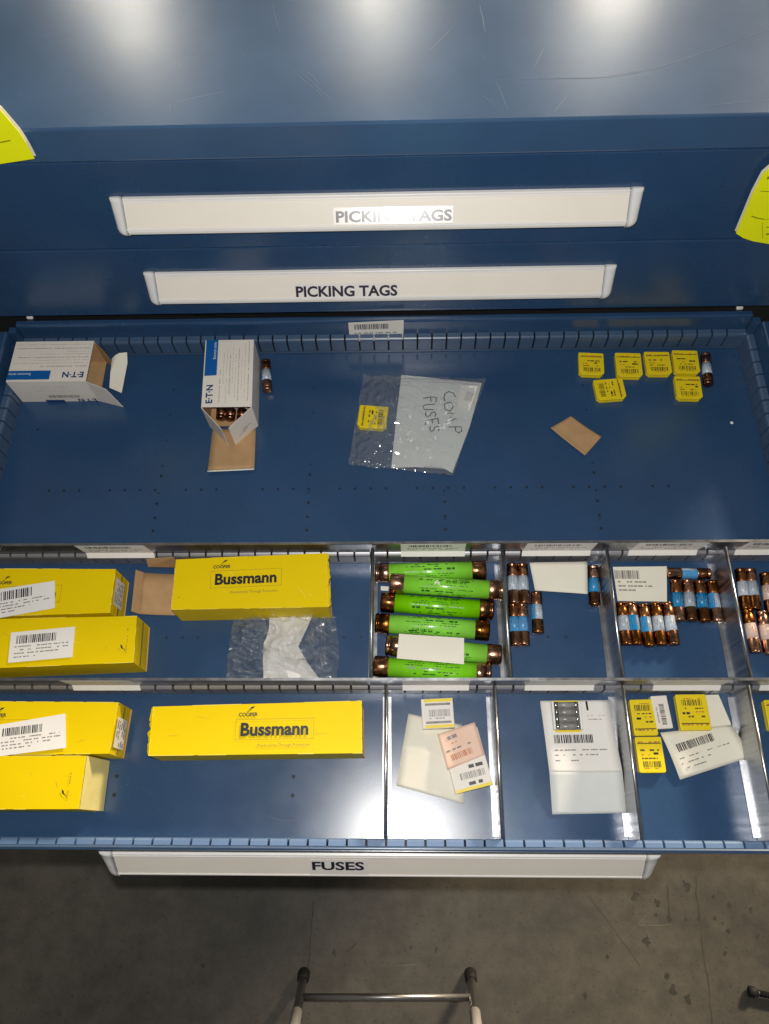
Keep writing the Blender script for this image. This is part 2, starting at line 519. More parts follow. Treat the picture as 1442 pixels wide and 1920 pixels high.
for a, b, w in (((103.0, 188.6), (106.3, 143.2), 1.0), ((112.5, 71.2), (121.7, 28.9), 0.6), ((165.7, 23.8), (179.4, 45.9), 0.5),
                ((-89.7, 95.8), (-53.3, 49.7), 0.4), ((-81.6, 93.9), (-46.9, 47.2), 0.4), ((-73.5, 91.2), (-59.3, 70.8), 0.4),
                ((-115.8, 202.1), (-104.1, 153.0), 0.3), ((48.9, 117.7), (74.2, 154.7), 0.3), ((98.9, 48.5), (110.8, 33.0), 0.5),
                ((150.4, 85.7), (163.5, 117.6), 0.4), ((296.2, 27.1), (368.2, 33.7), 0.3), ((-199.5, 50.6), (-148.4, 64.4), 0.25)):
    mb.ribbon([(*[a[i] + (b[i] - a[i]) * t / 6 + 1.2 * nz(t * .5, a[0]) for i in (0, 1)], 331.7) for t in range(7)], w, 'scratch', taper=True)
rnd = random.Random(11)
for k in range(26):
    x = rnd.uniform(-420, 470); y = rnd.uniform(25, 420); a = rnd.uniform(0, 3.1); l = rnd.uniform(3, 22)
    mb.ribbon([(x + l * t * math.cos(a + .1 * t), y + l * t * math.sin(a + .1 * t), 331.68) for t in (0, .3, .6, 1)], rnd.uniform(.08, .18), 'scratch', taper=True)
o = mb.build("scratches", cab); o['kind'] = 'stuff'
for p in ((-473.7, 30.0, 42.9), (454.8, 30.0, 42.1)):
    mb = MB()
    mb.lathe([(-4, 2), (-3, 2.6), (3, 2.6), (4, 2)], (p[0], 28, p[2]), (p[0] + 1, 28, p[2]), 'cap', 12)
    mb.build("roller", cab)
for x in (-240, 210):
    mb = MB()
    mb.box(x - 14, x + 14, 24, 40, 48, 50.5, 'steel')
    mb.build("slide_bracket", cab)

# ------------------------------------------------------------------ drawers with label-holder handles
def handle(parent, yf, z0, words, tape, letter, tilt=0.0):
    """slanted label-holder pull along the front plane yf, upper edge at height z0"""
    X0, X1 = -276.0, 258.0
    prof = [(0, 0), (-4, 0), (-4.8, -1.2), (-4.8, -3), (-21.6, -25.2), (-22.0, -25.8), (-22.8, -28), (-22.8, -31), (-20, -33.5), (-3, -29), (0, -29)]
    P = [(yf + a, z0 + b) for a, b in prof]
    mb = MB()
    n = len(P)
    mb.faces([(X0, a, b) for a, b in P] + [(X1, a, b) for a, b in P],
             [[i, (i + 1) % n, n + (i + 1) % n, n + i] for i in range(n)] + [list(range(n))[::-1], list(range(n, 2 * n))], 'alu')
    hd = mb.build("handle", parent, bevel=0.5)
    # cream label strip on the slope
    a = V((X0 + 1.5, yf - 4.8, z0 - 3)); b = V((X0 + 1.5, yf - 21.6, z0 - 25.2))
    fr = frame(b, b + V((1, 0, 0)), a)
    W = X1 - X0 - 3; H = (a - b).length
    mb = MB()
    mb.slab([fr[0] + fr[1] * u + fr[2] * v + fr[3] * 0.15 for u, v in ((0, .6), (W, .6), (W, H - 1.2), (0, H - 1.2))], 0.25, 'strip', fr[3])
    mb.build("label_strip", hd)
    # raised lips of the extrusion above and below the strip
    mb = MB()
    for v0, v1, e in ((-1.0, 1.0, 1.1), (H - 1.6, H + .4, 1.1)):
        mb.slab([fr[0] + fr[1] * u + fr[2] * v for u, v in ((-1.5, v0), (W + 1.5, v0), (W + 1.5, v1), (-1.5, v1))], e, 'alu', fr[3])
    mb.build("lip", hd, bevel=0.3)
    ca, sa = math.cos(math.radians(tilt)), math.sin(math.radians(tilt))
    lift = fr[2] * ca - fr[3] * sa             # a sticker whose upper edge leans into the holder
    fr = (fr[0] + fr[3] * (0.15 + max(0, sa) * 18), fr[1], lift, fr[1].cross(lift))
    u0, u1, v0, v1 = tape
    mb = MB()
    mb.slab([fr[0] + fr[1] * u + fr[2] * v + fr[3] * 0.4 for u, v in ((u0 - X0, v0), (u1 - X0, v0), (u1 - X0, v1), (u0 - X0, v1))], 0.2, 'tape', fr[3])
    mb.build("name_sticker", hd, bevel=0.0)
    mb = MB()
    l0, l1, w0, w1 = letter
    mb.text(words, fr, l0 - X0, w0, l1 - l0, w1 - w0, 'navy', bold=0.032, e=0.68)
    mb.build("lettering", hd)
    # end caps, rounded in plan
    for X, s in ((X0, -1), (X1, 1)):
        mb = MB()
        cp = [(1, 1.0), (-3.5, 1.0), (-5.8, 0), (-6.6, -3), (-12, -10.5), (-17.5, -18.5), (-22, -25.5), (-24.2, -28), (-24.2, -31.5), (-20.5, -34.6), (-3, -30), (1, -30)]
        rings = []
        for k in range(7):
            t = k / 6
            off = 14.5 * math.sin(t * math.pi / 2)
            sc = max(0.03, math.cos(t * math.pi / 2)) ** 0.55
            rings.append([(X + s * off * (1 - 0.0 * a), yf + a * (sc if k else 1) , z0 + (b + 14) * (0.90 + 0.10 * sc) - 14) for a, b in cp])
        m_ = len(cp)
        pts = [p for r in rings for p in r]
        fc = [[k * m_ + i, k * m_ + (i + 1) % m_, (k + 1) * m_ + (i + 1) % m_, (k + 1) * m_ + i] for k in range(6) for i in range(m_)]
        fc += [list(range(m_)), [6 * m_ + i for i in range(m_)]]
        if s < 0:
            fc = [f[::-1] for f in fc]
        mb.faces(pts, fc, 'cap', True)
        e = mb.build("end_cap", hd)
    return hd

def closed_drawer(label, z0, z1, hz, tape, letter, tilt=0.0):
    d = thing("closed_drawer", label, "drawer", (-10, FY, z0), group="closed drawers above the open one")
    mb = MB()
    mb.box(-546, 526, FY, FY + 22, z0, z1, 'paint')
    mb.build("front_panel", d, bevel=1.2)
    mb = MB()
    for x in (-500, 478):
        mb.box(x, x + 2, FY + 22.5, 600, z0 + 8, z1 - 20, 'paint')
    mb.box(-498, 478, FY + 22.5, 600, z0 + 6, z0 + 7.5, 'paint')
    mb.build("drawer_box", d)
    handle(d, FY, hz, "PICKING TAGS", tape, letter, tilt)
    return d
closed_drawer("upper closed blue drawer whose PICKING TAGS sticker is washed out by glare", 174.3, 292.0, 249.0,
              (-53.8, 72.7, 1.6, 18.5), (-51.5, 71.6, 3.6, 15.2), tilt=5.5)
closed_drawer("lower closed blue drawer with dark PICKING TAGS lettering, just above the open drawer", 59.6, 172.6, 136.8,
              (-111.5, 14.4, 0.9, 17.0), (-109.6, 12.5, 1.2, 14.2))

# open drawer
XL, XR = -483.0, 463.0
YB, YF = -4.0, -602.0                      # faces of the slotted ledges, back and front
U = 19.05
od = thing("open_drawer", "wide blue drawer pulled open, with slotted walls and a FUSES handle below", "drawer", (-10, -300, 0))
mb = MB()
mb.grid(lambda u, v: (XL - 2 + u * (XR - XL + 4), YF - 2 + v * (YB - YF + 4), 0.0 + 0.35 * nz(u * 5, v * 3.5)), 60, 40, 'paint')
mb.box(XL - 12, XR + 12, YF - 8, YB + 12, -6, -2.5, 'paint')
fl = mb.build("floor_panel", od)
mb = MB()
rnd = random.Random(3)
def hole(x, y, r=1.5):  # flat dark disc painting the shade of a hole
    z = 0.55
    mb.poly([(x + r * math.cos(k * math.pi / 5), y + r * math.sin(k * math.pi / 5), z) for k in range(10)], 'dark')
for cx in (-282.8, -96.5, 69.5, 253.7):
    for y in range(-60, -290, -38):
        if rnd.random() < 0.75: hole(cx, y + rnd.uniform(-.5, .5), 1.2)
    for y in (-188, -226.5, -245.5, -263): hole(cx, y, 1.8)
    for y in (-523.8, -542.8, -561.3, -340): hole(cx, y, 2.0)
for k in range(-22, 19):
    if (k * 7) % 5 != 2 and k not in (-10, -4, 1): hole(k * U - 1.7, -207.6, 1.6)
for x in (-249.5, -231.3, -213.6, -48.2, -29.0, -130, -380, 180, 200, 300, 410): hole(x, -394.4, 1.5)
hole(*(-452.9, -119.2)[:2], 1.6)
o = mb.build("floor_holes", od); o['kind'] = 'stuff'

LZ = 28.0                                   # ledge height
RZ = 54.0                                   # rim height
def slotted_wall(name, m, origin, ux, n, length, slots, rim_w, mats, parent, rim=RZ, ledge=LZ, depth=9.0, face_low=1.0):
    """a wall along ux (unit) starting at origin; n points into the drawer. The slotted ledge's face is the plane through origin."""
    o = V(origin); ux = V(ux); n = V(n); up = V((0, 0, 1))
    pm, tm = mats
    P = lambda s, d, z: o + ux * s - n * d + up * z
    mb = MB()
    # upper panel with a rolled rim, and a recess behind the ledge
    prof = [(depth, ledge), (depth, rim - 3), (depth + .8, rim - .8), (depth + 2.4, rim), (depth + rim_w - 2, rim), (depth + rim_w, rim - 2), (depth + rim_w, 0.5), (depth, 0.5)]
    k = len(prof)
    mb.faces([P(0, a, b) for a, b in prof] + [P(length, a, b) for a, b in prof],
             [[i, (i + 1) % k, k + (i + 1) % k, k + i] for i in range(k)] + [list(range(k)), list(range(k, 2 * k))[::-1]], pm)
    w = mb.build(name, parent)
    # ledge teeth between the slots
    mb = MB()
    g = 1.15
    edges = [0.0] + [s for s in slots] + [length]
    for i in range(len(edges) - 1):
        a = edges[i] + (g if i else 0); b = edges[i + 1] - (g if i < len(edges) - 2 else 0)
        tp = [(depth - .3, 5.0), (0.6, 5.0), (0, 5.6), (0, ledge - 3.2), (0.9, ledge - 1.1), (2.6, ledge), (depth - .3, ledge + .8)]
        q = len(tp)
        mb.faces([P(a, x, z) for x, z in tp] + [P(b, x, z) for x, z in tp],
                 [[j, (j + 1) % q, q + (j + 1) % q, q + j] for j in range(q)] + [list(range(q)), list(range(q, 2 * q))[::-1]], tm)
    # continuous skirt below the slots, and dark strips painting the shade inside them
    mb.faces([P(0, 0.05, face_low), P(length, 0.05, face_low), P(length, 0.05, 5.1), P(0, 0.05, 5.1)], [[0, 1, 2, 3]], tm)
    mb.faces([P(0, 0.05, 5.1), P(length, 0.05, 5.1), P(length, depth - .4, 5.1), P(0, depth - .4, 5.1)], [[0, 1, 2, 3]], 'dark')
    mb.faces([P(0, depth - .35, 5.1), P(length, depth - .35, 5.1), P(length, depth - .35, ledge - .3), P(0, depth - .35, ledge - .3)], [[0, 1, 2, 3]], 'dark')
    mb.build("slotted_ledge", w if parent is not None else None)
    return w
xs = [k * U + 1.0 - XL for k in range(-24, 24)]
xs = [s for s in xs if 14 < s < XR - XL - 14]
ys = [s * U + 22 for s in range(0, 31)]
ys = [s for s in ys if 14 < s < YB - YF - 14]
mb = MB()
rnd = random.Random(21)
for k in range(46):
    x = rnd.uniform(XL + 30, XR - 30); y = rnd.uniform(YF + 20, YB - 40); a = rnd.choice((0, 0, 1.57)) + rnd.uniform(-.5, .5); l = rnd.uniform(6, 45)
    cv = rnd.uniform(-.4, .4)
    mb.ribbon([(x + l * t * math.cos(a + cv * t), y + l * t * math.sin(a + cv * t), .62) for t in (0, .2, .4, .6, .8, 1)], rnd.uniform(.2, .45), 'rub', taper=True)
o = mb.build("floor_rubs", od); o['kind'] = 'stuff'
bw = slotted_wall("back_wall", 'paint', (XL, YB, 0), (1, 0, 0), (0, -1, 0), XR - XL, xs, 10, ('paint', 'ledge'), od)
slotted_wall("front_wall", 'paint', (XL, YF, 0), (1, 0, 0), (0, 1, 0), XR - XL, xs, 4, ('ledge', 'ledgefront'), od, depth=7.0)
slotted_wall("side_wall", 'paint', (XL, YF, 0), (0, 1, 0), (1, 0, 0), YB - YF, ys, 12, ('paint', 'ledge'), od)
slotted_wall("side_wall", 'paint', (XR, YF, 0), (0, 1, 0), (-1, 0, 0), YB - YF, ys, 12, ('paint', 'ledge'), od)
for x in (XL, XR):
    s = 1 if x < 0 else -1
    for y in (YB, YF):
        t = -1 if y == YB else 1
        mb = MB()
        mb.box(min(x - s * 9, x - s * 0), max(x - s * 9, x), min(y - t * 8.6, y), max(y - t * 8.6, y), 0.4, RZ - 1.5, 'paint')
        mb.build("corner_post", od, bevel=0.8)
mb = MB()
mb.box(-546, 526, -613.4, -613.1 + 0.1, -50, 53.0, 'paint')
mb.build("front_panel", od)
handle(od, -613.4, 0.0, "FUSES", (-78.8, -19.4, 1.0, 24.0), (-76.3, -23.6, 8.0, 21.0))

def sticker(parent, pts, seed, bar=None, lines=(), name="barcode_label", m='paper', bent=None):
    """paper label: quad TL, TR, BR, BL lying on a surface; bar=(u,v,w,h) in fractions from the top-left"""
    TL, TR, BR, BL = [V(p) for p in pts]
    fr = frame(BL, BR, TL)
    mb = MB()
    mb.slab([BL, BR, TR, TL], 0.2, m, fr[3])
    if bent is not None:
        a, b = bent
        mb.slab([V(a), V(b), BR, BL], 0.2, m, (V(b) - V(a)).cross(BR - V(b)).normalized())
    W = (BR - BL).length; H = (TL - BL).length
    sk = (TL - BL).dot(fr[1])
    if bar:
        u, v, w, h = bar
        mb.bars(fr, u * W + sk * (1 - v), (1 - v - h) * H, w * W, h * H, 'ink', seed, e=0.32)
    for i, (u, v, w, h) in enumerate(lines):
        mb.line(fr, u * W + sk * (1 - v), (1 - v - h) * H, w * W, h * H, 'greyink', seed * 7 + i, e=0.32)
    if parent is None:
        return mb
    return mb.build(name, parent)
L3 = ((.10, .46, .82, .07), (.10, .60, .74, .07), (.10, .74, .4, .07))
# sticker on the back wall
y = YB + 8.7
sticker(bw, [(-50.0, 4.6, 52.2), (21.3, 4.6, 56.0), (20.4, 4.6, 15.9), (-50.6, 4.6, 14.0)], 3, (.10, .10, .62, .27), ((.1, .55, .8, .05), (.1, .7, .7, .05)))

# ------------------------------------------------------------------ lengthwise partitions
def partition(label, yf, labels, seed):
    p = thing("slotted_partition", label, "partition", (-10, yf, 0), group="slotted partitions across the open drawer")
    w = slotted_wall("panel", 'steel', (XL + 1, yf, 0), (1, 0, 0), (0, -1, 0), XR - XL - 2, [s - 1 for s in xs], 1.6, ('steel', 'dullsteel'), p, rim=49.5, ledge=24.0, depth=4.5)
    for i, (x0, x1, skew, bars) in enumerate(labels):
        yy = yf + 4.4
        a = sticker(p, [(x0 - skew, yy, 47.5), (x1 - skew, yy, 47.5), (x1, yy, 25.8), (x0, yy, 25.8)], seed + i, (.12, .14, .66, .26) if bars else None,
                    ((.1, .55, .8, .06), (.1, .72, .7, .06)) if bars else (), bent=((x0 + skew * .2, yf - .4, 21.5), (x1 + skew * .2, yf - .4, 21.5)))
    return p
p1y, p2y = -305.5, -457.5
partition("long metal partition behind the green fuses, carrying barcode stickers on its face", p1y,
          [(-347.6, -268.8, 5, 1), (16.4, 89.2, 0, 1), (154.4, 231.8, -3, 1),
           (275.0, 351.7, -6, 1), (394.2, 452, -7, 1)], 20)
partition("long metal partition in front of the green fuses, its stickers seen edge-on", p2y,
          [(-336.1, -263.1, 4, 0), (17.6, 87.6, 0, 0), (146.6, 218.8, -2, 0),
           (280.5, 350.4, -3, 0), (391.0, 440, -4, 0)], 40)

# ------------------------------------------------------------------ short metal dividers
def divider(x, ya, yb, label):
    d = thing("metal_divider", label, "divider", (x, (ya + yb) / 2, 0), group="short metal dividers between the partitions")
    mb = MB()
    mb.box(x - .7, x + .7, yb, ya, 1.2, 44.5, 'divider')
    mb.build("plate", d)
    mb = MB()
    mb.lathe([(0, 1.9), (ya - yb, 1.9)], (x, yb, 45.4), (x, ya, 45.4), 'steel', 12)
    mb.build("rolled_edge", d)
    mb = MB()
    mb.box(x - 4.5, x + 4.5, yb + 3, ya - 3, 0.7, 1.3, 'steel')
    mb.build("foot_flange", d)
    return d
for x, lb in ((-15.2, "short metal divider just left of the green fuses, with green reflections"), (129.2, "short metal divider between the green fuses and the blank white card"),
              (244.2, "short metal divider between the blank white card and the small barcode card"), (374.2, "short metal divider right of the row of five small fuses")):
    divider(x, p1y - .2, p2y + 6.3, lb)
for x, lb in ((0.8, "short metal divider right of the lone big logo carton"), (112.0, "short metal divider between the salmon tag and the long paper with grey tubes"),
              (242.8, "short metal divider between the long paper with grey tubes and the stacked yellow tins"), (369.4, "short metal divider right of the folded barcode paper, near the drawer's front")):
    divider(x, p2y - .2, YF + .2, lb)

# ------------------------------------------------------------------ long yellow cartons
def quadgrid(mb, a, b, c, d, m, nu=14, nv=6, bulge=0.0, seed=0.0):
    a, b, c, d = V(a), V(b), V(c), V(d)
    n = (b - a).cross(d - a).normalized()
    def fn(u, v):
        p = (a * (1 - u) + b * u) * (1 - v) + (d * (1 - u) + c * u) * v
        e = math.sin(math.pi * u) * math.sin(math.pi * v)
        return p + n * (bulge * e + 0.10 * e * nz(p.x * .02 + seed, p.y * .02, p.z * .02))
    mb.grid(fn, nu, nv, m, False)

def carton(label, corners, h, seed, left_open=False, right_open=False, frayed=None):
    """corners of the lid TL, TR, BR, BL in plan"""
    TL, TR, BR, BL = [V((c[0], c[1], h)) for c in corners]
    dn = V((0, 0, -(h - 0.6)))
    c = (TL + TR + BR + BL) / 4
    t = thing("long_carton", label, "carton", (c.x, c.y, 0), group="long yellow cartons in the drawer")
    mb = MB()
    quadgrid(mb, BL, BR, TR, TL, 'yellow', 16, 6, 0.18, seed)
    quadgrid(mb, BL + dn, BR + dn, BR, BL, 'yellow', 16, 4, 0.2, seed + 3)
    quadgrid(mb, TR + dn, TL + dn, TL, TR, 'yellow', 16, 4, 0.3, seed + 5)
    mb.poly([TL + dn, TR + dn, BR + dn, BL + dn], 'kraft')
    mb.build("sleeve", t, solid=0.6)
    mb = MB()                              # pale worn card showing along the folds
    rr = random.Random(seed * 13)
    for A, B in ((BL, BR), (TL, TR), (TL, BL), (TR, BR)):
        x = 0.0
        while x < 1:
            q = min(1, x + rr.uniform(.04, .25))
            if rr.random() < .6:
                a, b = A.lerp(B, x), A.lerp(B, q)
                out = ((a + b) / 2 - c); out.z = 0
                n = V((B - A)).cross(V((0, 0, 1))).normalized()
                if n.dot(out) < 0: n = -n
                e = n * .25 + V((0, 0, .12))
                mb.poly([a + e, b + e, b + e - n * rr.uniform(.4, .8), a + e - n * rr.uniform(.3, .6)], 'foldwear')
            x = q + rr.uniform(0.01, .06)
    for k in range(5):                     # soft dents and rubbed lines on the lid
        u0, v0 = rr.uniform(.05, .9), rr.uniform(.1, .9)
        a = rr.uniform(-.9, .9) + (1.57 if rr.random() < .5 else 0)
        P = lambda u, v: (TL.lerp(TR, u)).lerp(BL.lerp(BR, u), v) + V((0, 0, .42))
        l = rr.uniform(.02, .08)
        pts = [P(min(.98, max(.02, u0 + l * q * math.cos(a))), min(.97, max(.03, v0 + 3 * l * q * math.sin(a)))) for q in (0, .25, .5, .75, 1)]
        if (pts[-1] - pts[0]).length > 2:
            mb.ribbon(pts, rr.uniform(.25, .6), rr.choice(('foldwear', 'rubmark')), taper=True)
    o = mb.build("worn_edges", t); o['kind'] = 'stuff'
    for nm, op, (A, B) in (("end_flap", left_open, (TL, BL)), ("end_flap", right_open, (BR, TR))):
        if op:
            continue
        mb = MB()
        ins = ((TL + BL) / 2 - (TR + BR) / 2).normalized() * (-1.2 if A is TL else 1.2)
        quadgrid(mb, A + ins + dn, B + ins + dn, B + ins, A + ins, 'yellow', 4, 4, 0.9, seed + 9)
        # tucked seam of the flap
        n = (B - A).normalized()
        outw = -ins.normalized()
        mb.slab([A + ins + dn * .45 + outw * .5 + n * 1, B + ins + dn * .45 + outw * .5 - n * 1, B + ins + dn * .52 + outw * .5 - n * 1, A + ins + dn * .52 + outw * .5 + n * 1], 0.3, 'oliveink', outw)
        mb.build(nm, t, solid=0.5)
    if frayed:                             # torn edge teeth along one end of the lid
        A, B, s = ((TL, BL, -1) if frayed == 'left' else (TR, BR, 1))
        mb = MB()
        outw = (TR - TL).normalized() * s
        N = 22
        rr = random.Random(seed)
        prev = 1.0
        pts = []
        for i in range(N + 1):
            q = A.lerp(B, i / N)
            j = (2.2 + 2.4 * nz(i * .45, seed) + rr.uniform(-.5, .5)) if 0 < i < N else .3
            pts.append(q + outw * max(.2, j) + V((0, 0, -.5 - 1.2 * rr.random())))
        for i in range(N):
            q0, q1 = A.lerp(B, i / N), A.lerp(B, (i + 1) / N)
            mb.poly([q0, q1, pts[i + 1], pts[i]] if s < 0 else [q1, q0, pts[i], pts[i + 1]], 'yellow')
        mb.build("torn_edge", t, solid=0.5)
    return t

def leaf(mb, fr, u, v, s, m):
    """the small leaf-like mark: a slanting leaf with a short tail"""
    pts = [(0, 0), (.25, .22), (.55, .52), (1.0, .62), (1.25, .95), (1.32, 1.05), (1.05, 1.0), (.62, .92), (.32, .6), (.2, .34)]
    o, a, b, n = fr
    mb.poly([o + a * (u + x * s) + b * (v + y * s) + n * .26 for x, y in pts], m)
    mb.poly([o + a * (u + x * s) + b * (v + y * s) + n * .26 for x, y in [(-.5, -.12), (.05, -.02), (.3, .12), (.05, .1)]], m)

def brand_print(parent, fr, w, parts=('cooper', 'box', 'word', 'line'), word_from=0.0):
    """lid print; fr origin = lower left corner of the outlined rectangle, w its width in mm"""
    mb = MB()
    h = w * 0.255
    t = 0.35
    if 'box' in parts:
        for r in ((0, 0, w, t), (0, h - t, w, h), (0, 0, t, h), (w - t, 0, w, h)):
            mb.rect(fr, *r, 'oliveink', .2)
    if 'word' in parts:
        mb.text("Bussmann", fr, w * .065, h * .17, w * .865, h * .66, 'ink', bold=0.035)
    if 'cooper' in parts:
        mb.text("COOPER", fr, w * .03, h * 1.14, w * .245, h * .19, 'ink', bold=0.03)
        leaf(mb, fr, w * .15, h * 1.38, w * .062, 'ink')
    if 'line' in parts:
        mb.text("Productivity Through Protection", fr, w * .29, -h * .40, w * .66, h * .20, 'oliveink', bold=0.0)
    return mb.build("lid_print", parent)

H = 45.5
UP = V((0, 0, .2))
def lidframe(o, pu, pv):
    f = frame(o, pu, pv)
    return (f[0] + f[3] * 1.3, f[1], f[2], f[3])
# row behind: two cartons at the left wall, one with its lid facing up in the middle
b1 = carton("long yellow carton at left whose slanting label leaves only a letter n of its logo", [(-473, -327), (-301.6, -328.5), (-300.0, -379.1), (-473, -384)], H, 1)
brand_print(b1, lidframe((-435.3, -369.6, 45.5), (-348.1, -366.8, 45.5), (-439.7, -350.5, 45.5)), 78)
mb = sticker(None, [(-450.4, -356.1, 47.6), (-366.6, -342.8, 47.6), (-360.6, -374.1, 47.6), (-441.3, -389.5, 47.6)], 61, (.06, .14, .66, .3), ((.08, .52, .8, .035), (.08, .62, .86, .035), (.08, .72, .6, .035), (.08, .82, .4, .035)))
mb.build("barcode_label", b1)
mb = MB()
f = frame((-296.8, -374.9, 30.0), (-295.1, -339.4, 30.0), (-291.4, -375.3, 45.0))
E0 = V((-300.0, -379.1, 45.5)); E1 = V((-301.6, -328.5, 45.5))
f = frame(E0 + V((.6, 0, -40)), E1 + V((.6, 0, -40)), E0 + V((.6, 0, 0)))
mb.rect(f, 11, 12, 42, 38, 'wcard', .6)
for i in range(5): mb.line(f, 14, 15 + i * 4.4, 25, 2.2, 'greyink', 70 + i, e=.75)
mb.build("end_label", b1)
b2 = carton("long yellow carton with a squarely stuck barcode label and no logo", [(-462, -386.5), (-269.5, -382.9), (-266.0, -433.5), (-462, -441.5)], 46, 2)
mb = sticker(None, [(-403.1, -401.4, 47.4), (-334.5, -395.0, 47.4), (-331.4, -428.1, 47.4), (-399.3, -434.3, 47.4)], 62, (.10, .13, .62, .27), ((.08, .48, .84, .035), (.08, .59, .84, .035), (.08, .70, .7, .035), (.08, .82, .34, .035)))
mb.build("barcode_label", b2)
mb = MB()
f = lidframe((-273.2, -423.8, 46.0), (-275.8, -394.8, 46.0), (-280.1, -423.3, 46.0))
leaf(mb, f, 3.5, 3, 5, 'ink'); mb.text("COOPER", f, 0, 1, 9, 1.6, 'oliveink'); mb.line(f, 11, .8, 17, .8, 'oliveink', 4)
mb.build("side_print", b2)
b3 = carton("long yellow carton with its left end open onto a brown flap", [(-236.0, -316.4), (-67.0, -309.6), (-62.3, -372.4), (-234.1, -374.9)], 43, 3, left_open=True, frayed='right')
brand_print(b3, lidframe((-193.8, -351.2, 43.0), (-115.5, -347.8, 43.0), (-195.7, -333.1, 43.0)), 79)
mb = MB()
q = [V(p) for p in ((-282.9, -368.0, 1.0), (-232.3, -368.7, 1.0), (-248.9, -318.8, 1.0), (-285.0, -318.0, 1.0))]
mb.grid(lambda u, v: (q[0] * (1 - u) + q[1] * u) * (1 - v) + (q[3] * (1 - u) + q[2] * u) * v + V((0, 0, 4 * (1 - u) ** 3 + .5)), 10, 4, 'kraft')
a, b = q[0] + V((0, 0, 4.5)), q[3] + V((0, 0, 4.5))
mb.slab([a, b, b + V((-6, 0, 9)), a + V((-6, 0, 9))], 0.6, 'kraft', (1, 0, 0.4))
mb.build("bottom_flap", b3, solid=0.7)
mb = MB()
a, b = V((-277.1, -313.6, 14.0)), V((-240.0, -314.0, 30.0))
mb.slab([a, a + V((2, 4, 14)), b + V((0, 2, 10)), b + V((0, 0, -18))], 0.7, 'kraft', (0, -1, 0.2))
mb.build("side_flap", b3)
mb = MB()
mb.poly([V((-237.9, -323.0, 42.0)) + V((2, 0, 0)), V((-237.9, -323.0, 42.0)) + V((2, 0, -41)), V((-234.4, -374.6, 42.0)) + V((2, 0, -41)), V((-234.4, -374.6, 42.0)) + V((2, 0, 0))], 'kraft')
o = mb.build("inner_wall", b3)
mb = MB()
for (px, s) in (((-228.6, -362.1, 43.0), 1), ((-68.4, -369.2, 35.0), 1)):
    c0 = V(px) + V((0, 0, 1.2))
    mb.poly([c0 + V((x, y, 0)) for x, y in ((0, 0), (2.4, .8), (3.0, 1.8), (1.2, 1.0))], 'oliveink')
mb.build("scuff_mark", b3)
# front row
c1 = carton("long yellow carton at the left of the front row with a slanting barcode label", [(-452, -473.5), (-276.2, -474.7), (-277.5, -525.5), (-452, -528)], 44, 4)
brand_print(c1, lidframe((-411.2, -512.8, 44.0), (-326.2, -511.6, 44.0), (-415.6, -494.3, 44.0)), 78)
mb = sticker(None, [(-405.0, -499.4, 46.0), (-328.5, -486.5, 46.0), (-321.6, -520.2, 46.0), (-392.7, -529.1, 46.0)], 63, (.18, .16, .56, .25), ((.12, .48, .84, .035), (.12, .58, .84, .035), (.12, .68, .7, .035), (.12, .78, .4, .035)))
mb.build("barcode_label", c1)
mb = MB()
E0 = V((-277.5, -525.5, 44.0)); E1 = V((-276.2, -474.7, 44.0))
f = frame(E0 + V((.6, 0, -40)), E1 + V((.6, 0, -40)), E0 + V((.6, 0, 0)))
mb.rect(f, 7, 8, 37, 36, 'wcard', .6)
for i in range(5): mb.line(f, 9, 11 + i * 5, 25, 2.6, 'greyink', 80 + i, e=.75)
mb.build("end_label", c1)
c2 = carton("plain yellow carton lowest at the left, with only a small leaf mark", [(-466, -528.6), (-299.6, -527.8), (-298.2, -577.6), (-466, -578.5)], 46, 5)
mb = MB()
f = lidframe((-309.1, -570.3, 46.0), (-310.5, -542.1, 46.0), (-315.5, -569.9, 46.0))
leaf(mb, f, 4.5, 3, 5, 'ink'); mb.text("COOPER", f, 0, 1, 10, 1.7, 'oliveink'); mb.line(f, 12, .8, 16, .8, 'oliveink', 6)
mb.build("side_print", c2)
mb = MB()
A = V((-299.6, -527.8, 46.0)) + V((.4, 0, -1)); B = V((-298.2, -577.6, 46.0)) + V((.4, 0, -1))
mb.slab([A, B, B + V((6.5, 0.5, -44)), A + V((6.5, 0, -44))], .4, 'paleyellow', (1, 0, 0))
mb.build("taped_end", c2)
c3 = carton("lone long yellow carton in the front row with its full logo facing up", [(-238.9, -479.0), (-24.4, -473.0), (-22.9, -524.4), (-237.1, -527.4)], 44, 6, frayed='left')
brand_print(c3, lidframe((-151.3, -512.3, 44.0), (-73.7, -510.6, 44.0), (-153.0, -493.9, 44.0)), 79.5)

# ------------------------------------------------------------------ white and blue cartons at the back
HE = 46.0
e1 = thing("open_carton", "white and blue carton lying open to the right in the back left corner", "carton", (-431, -42, 0), group="white and blue open cartons")
x0, x1, ya, yb = -481.5, -379.5, -14.0, -76.5
mb = MB()
quadgrid(mb, (x0, yb, HE), (x1, yb, HE), (x1, ya, HE), (x0, ya, HE), 'wcard', 10, 6, .6, 1)
quadgrid(mb, (x0, yb, .5), (x1, yb, .5), (x1, yb, HE), (x0, yb, HE), 'wcard', 10, 4, .4, 2)
quadgrid(mb, (x1, ya, .5), (x0, ya, .5), (x0, ya, HE), (x1, ya, HE), 'wcard', 10, 4, .4, 3)
quadgrid(mb, (x0, ya, .5), (x0, yb, .5), (x0, yb, HE), (x0, ya, HE), 'wcard', 6, 4, .4, 4)
mb.poly([(x0, ya, .6), (x1, ya, .6), (x1, yb, .6), (x0, yb, .6)], 'kraft')
o = mb.build("sleeve", e1, solid=.6)
mb = MB()                                   # unprinted brown lining
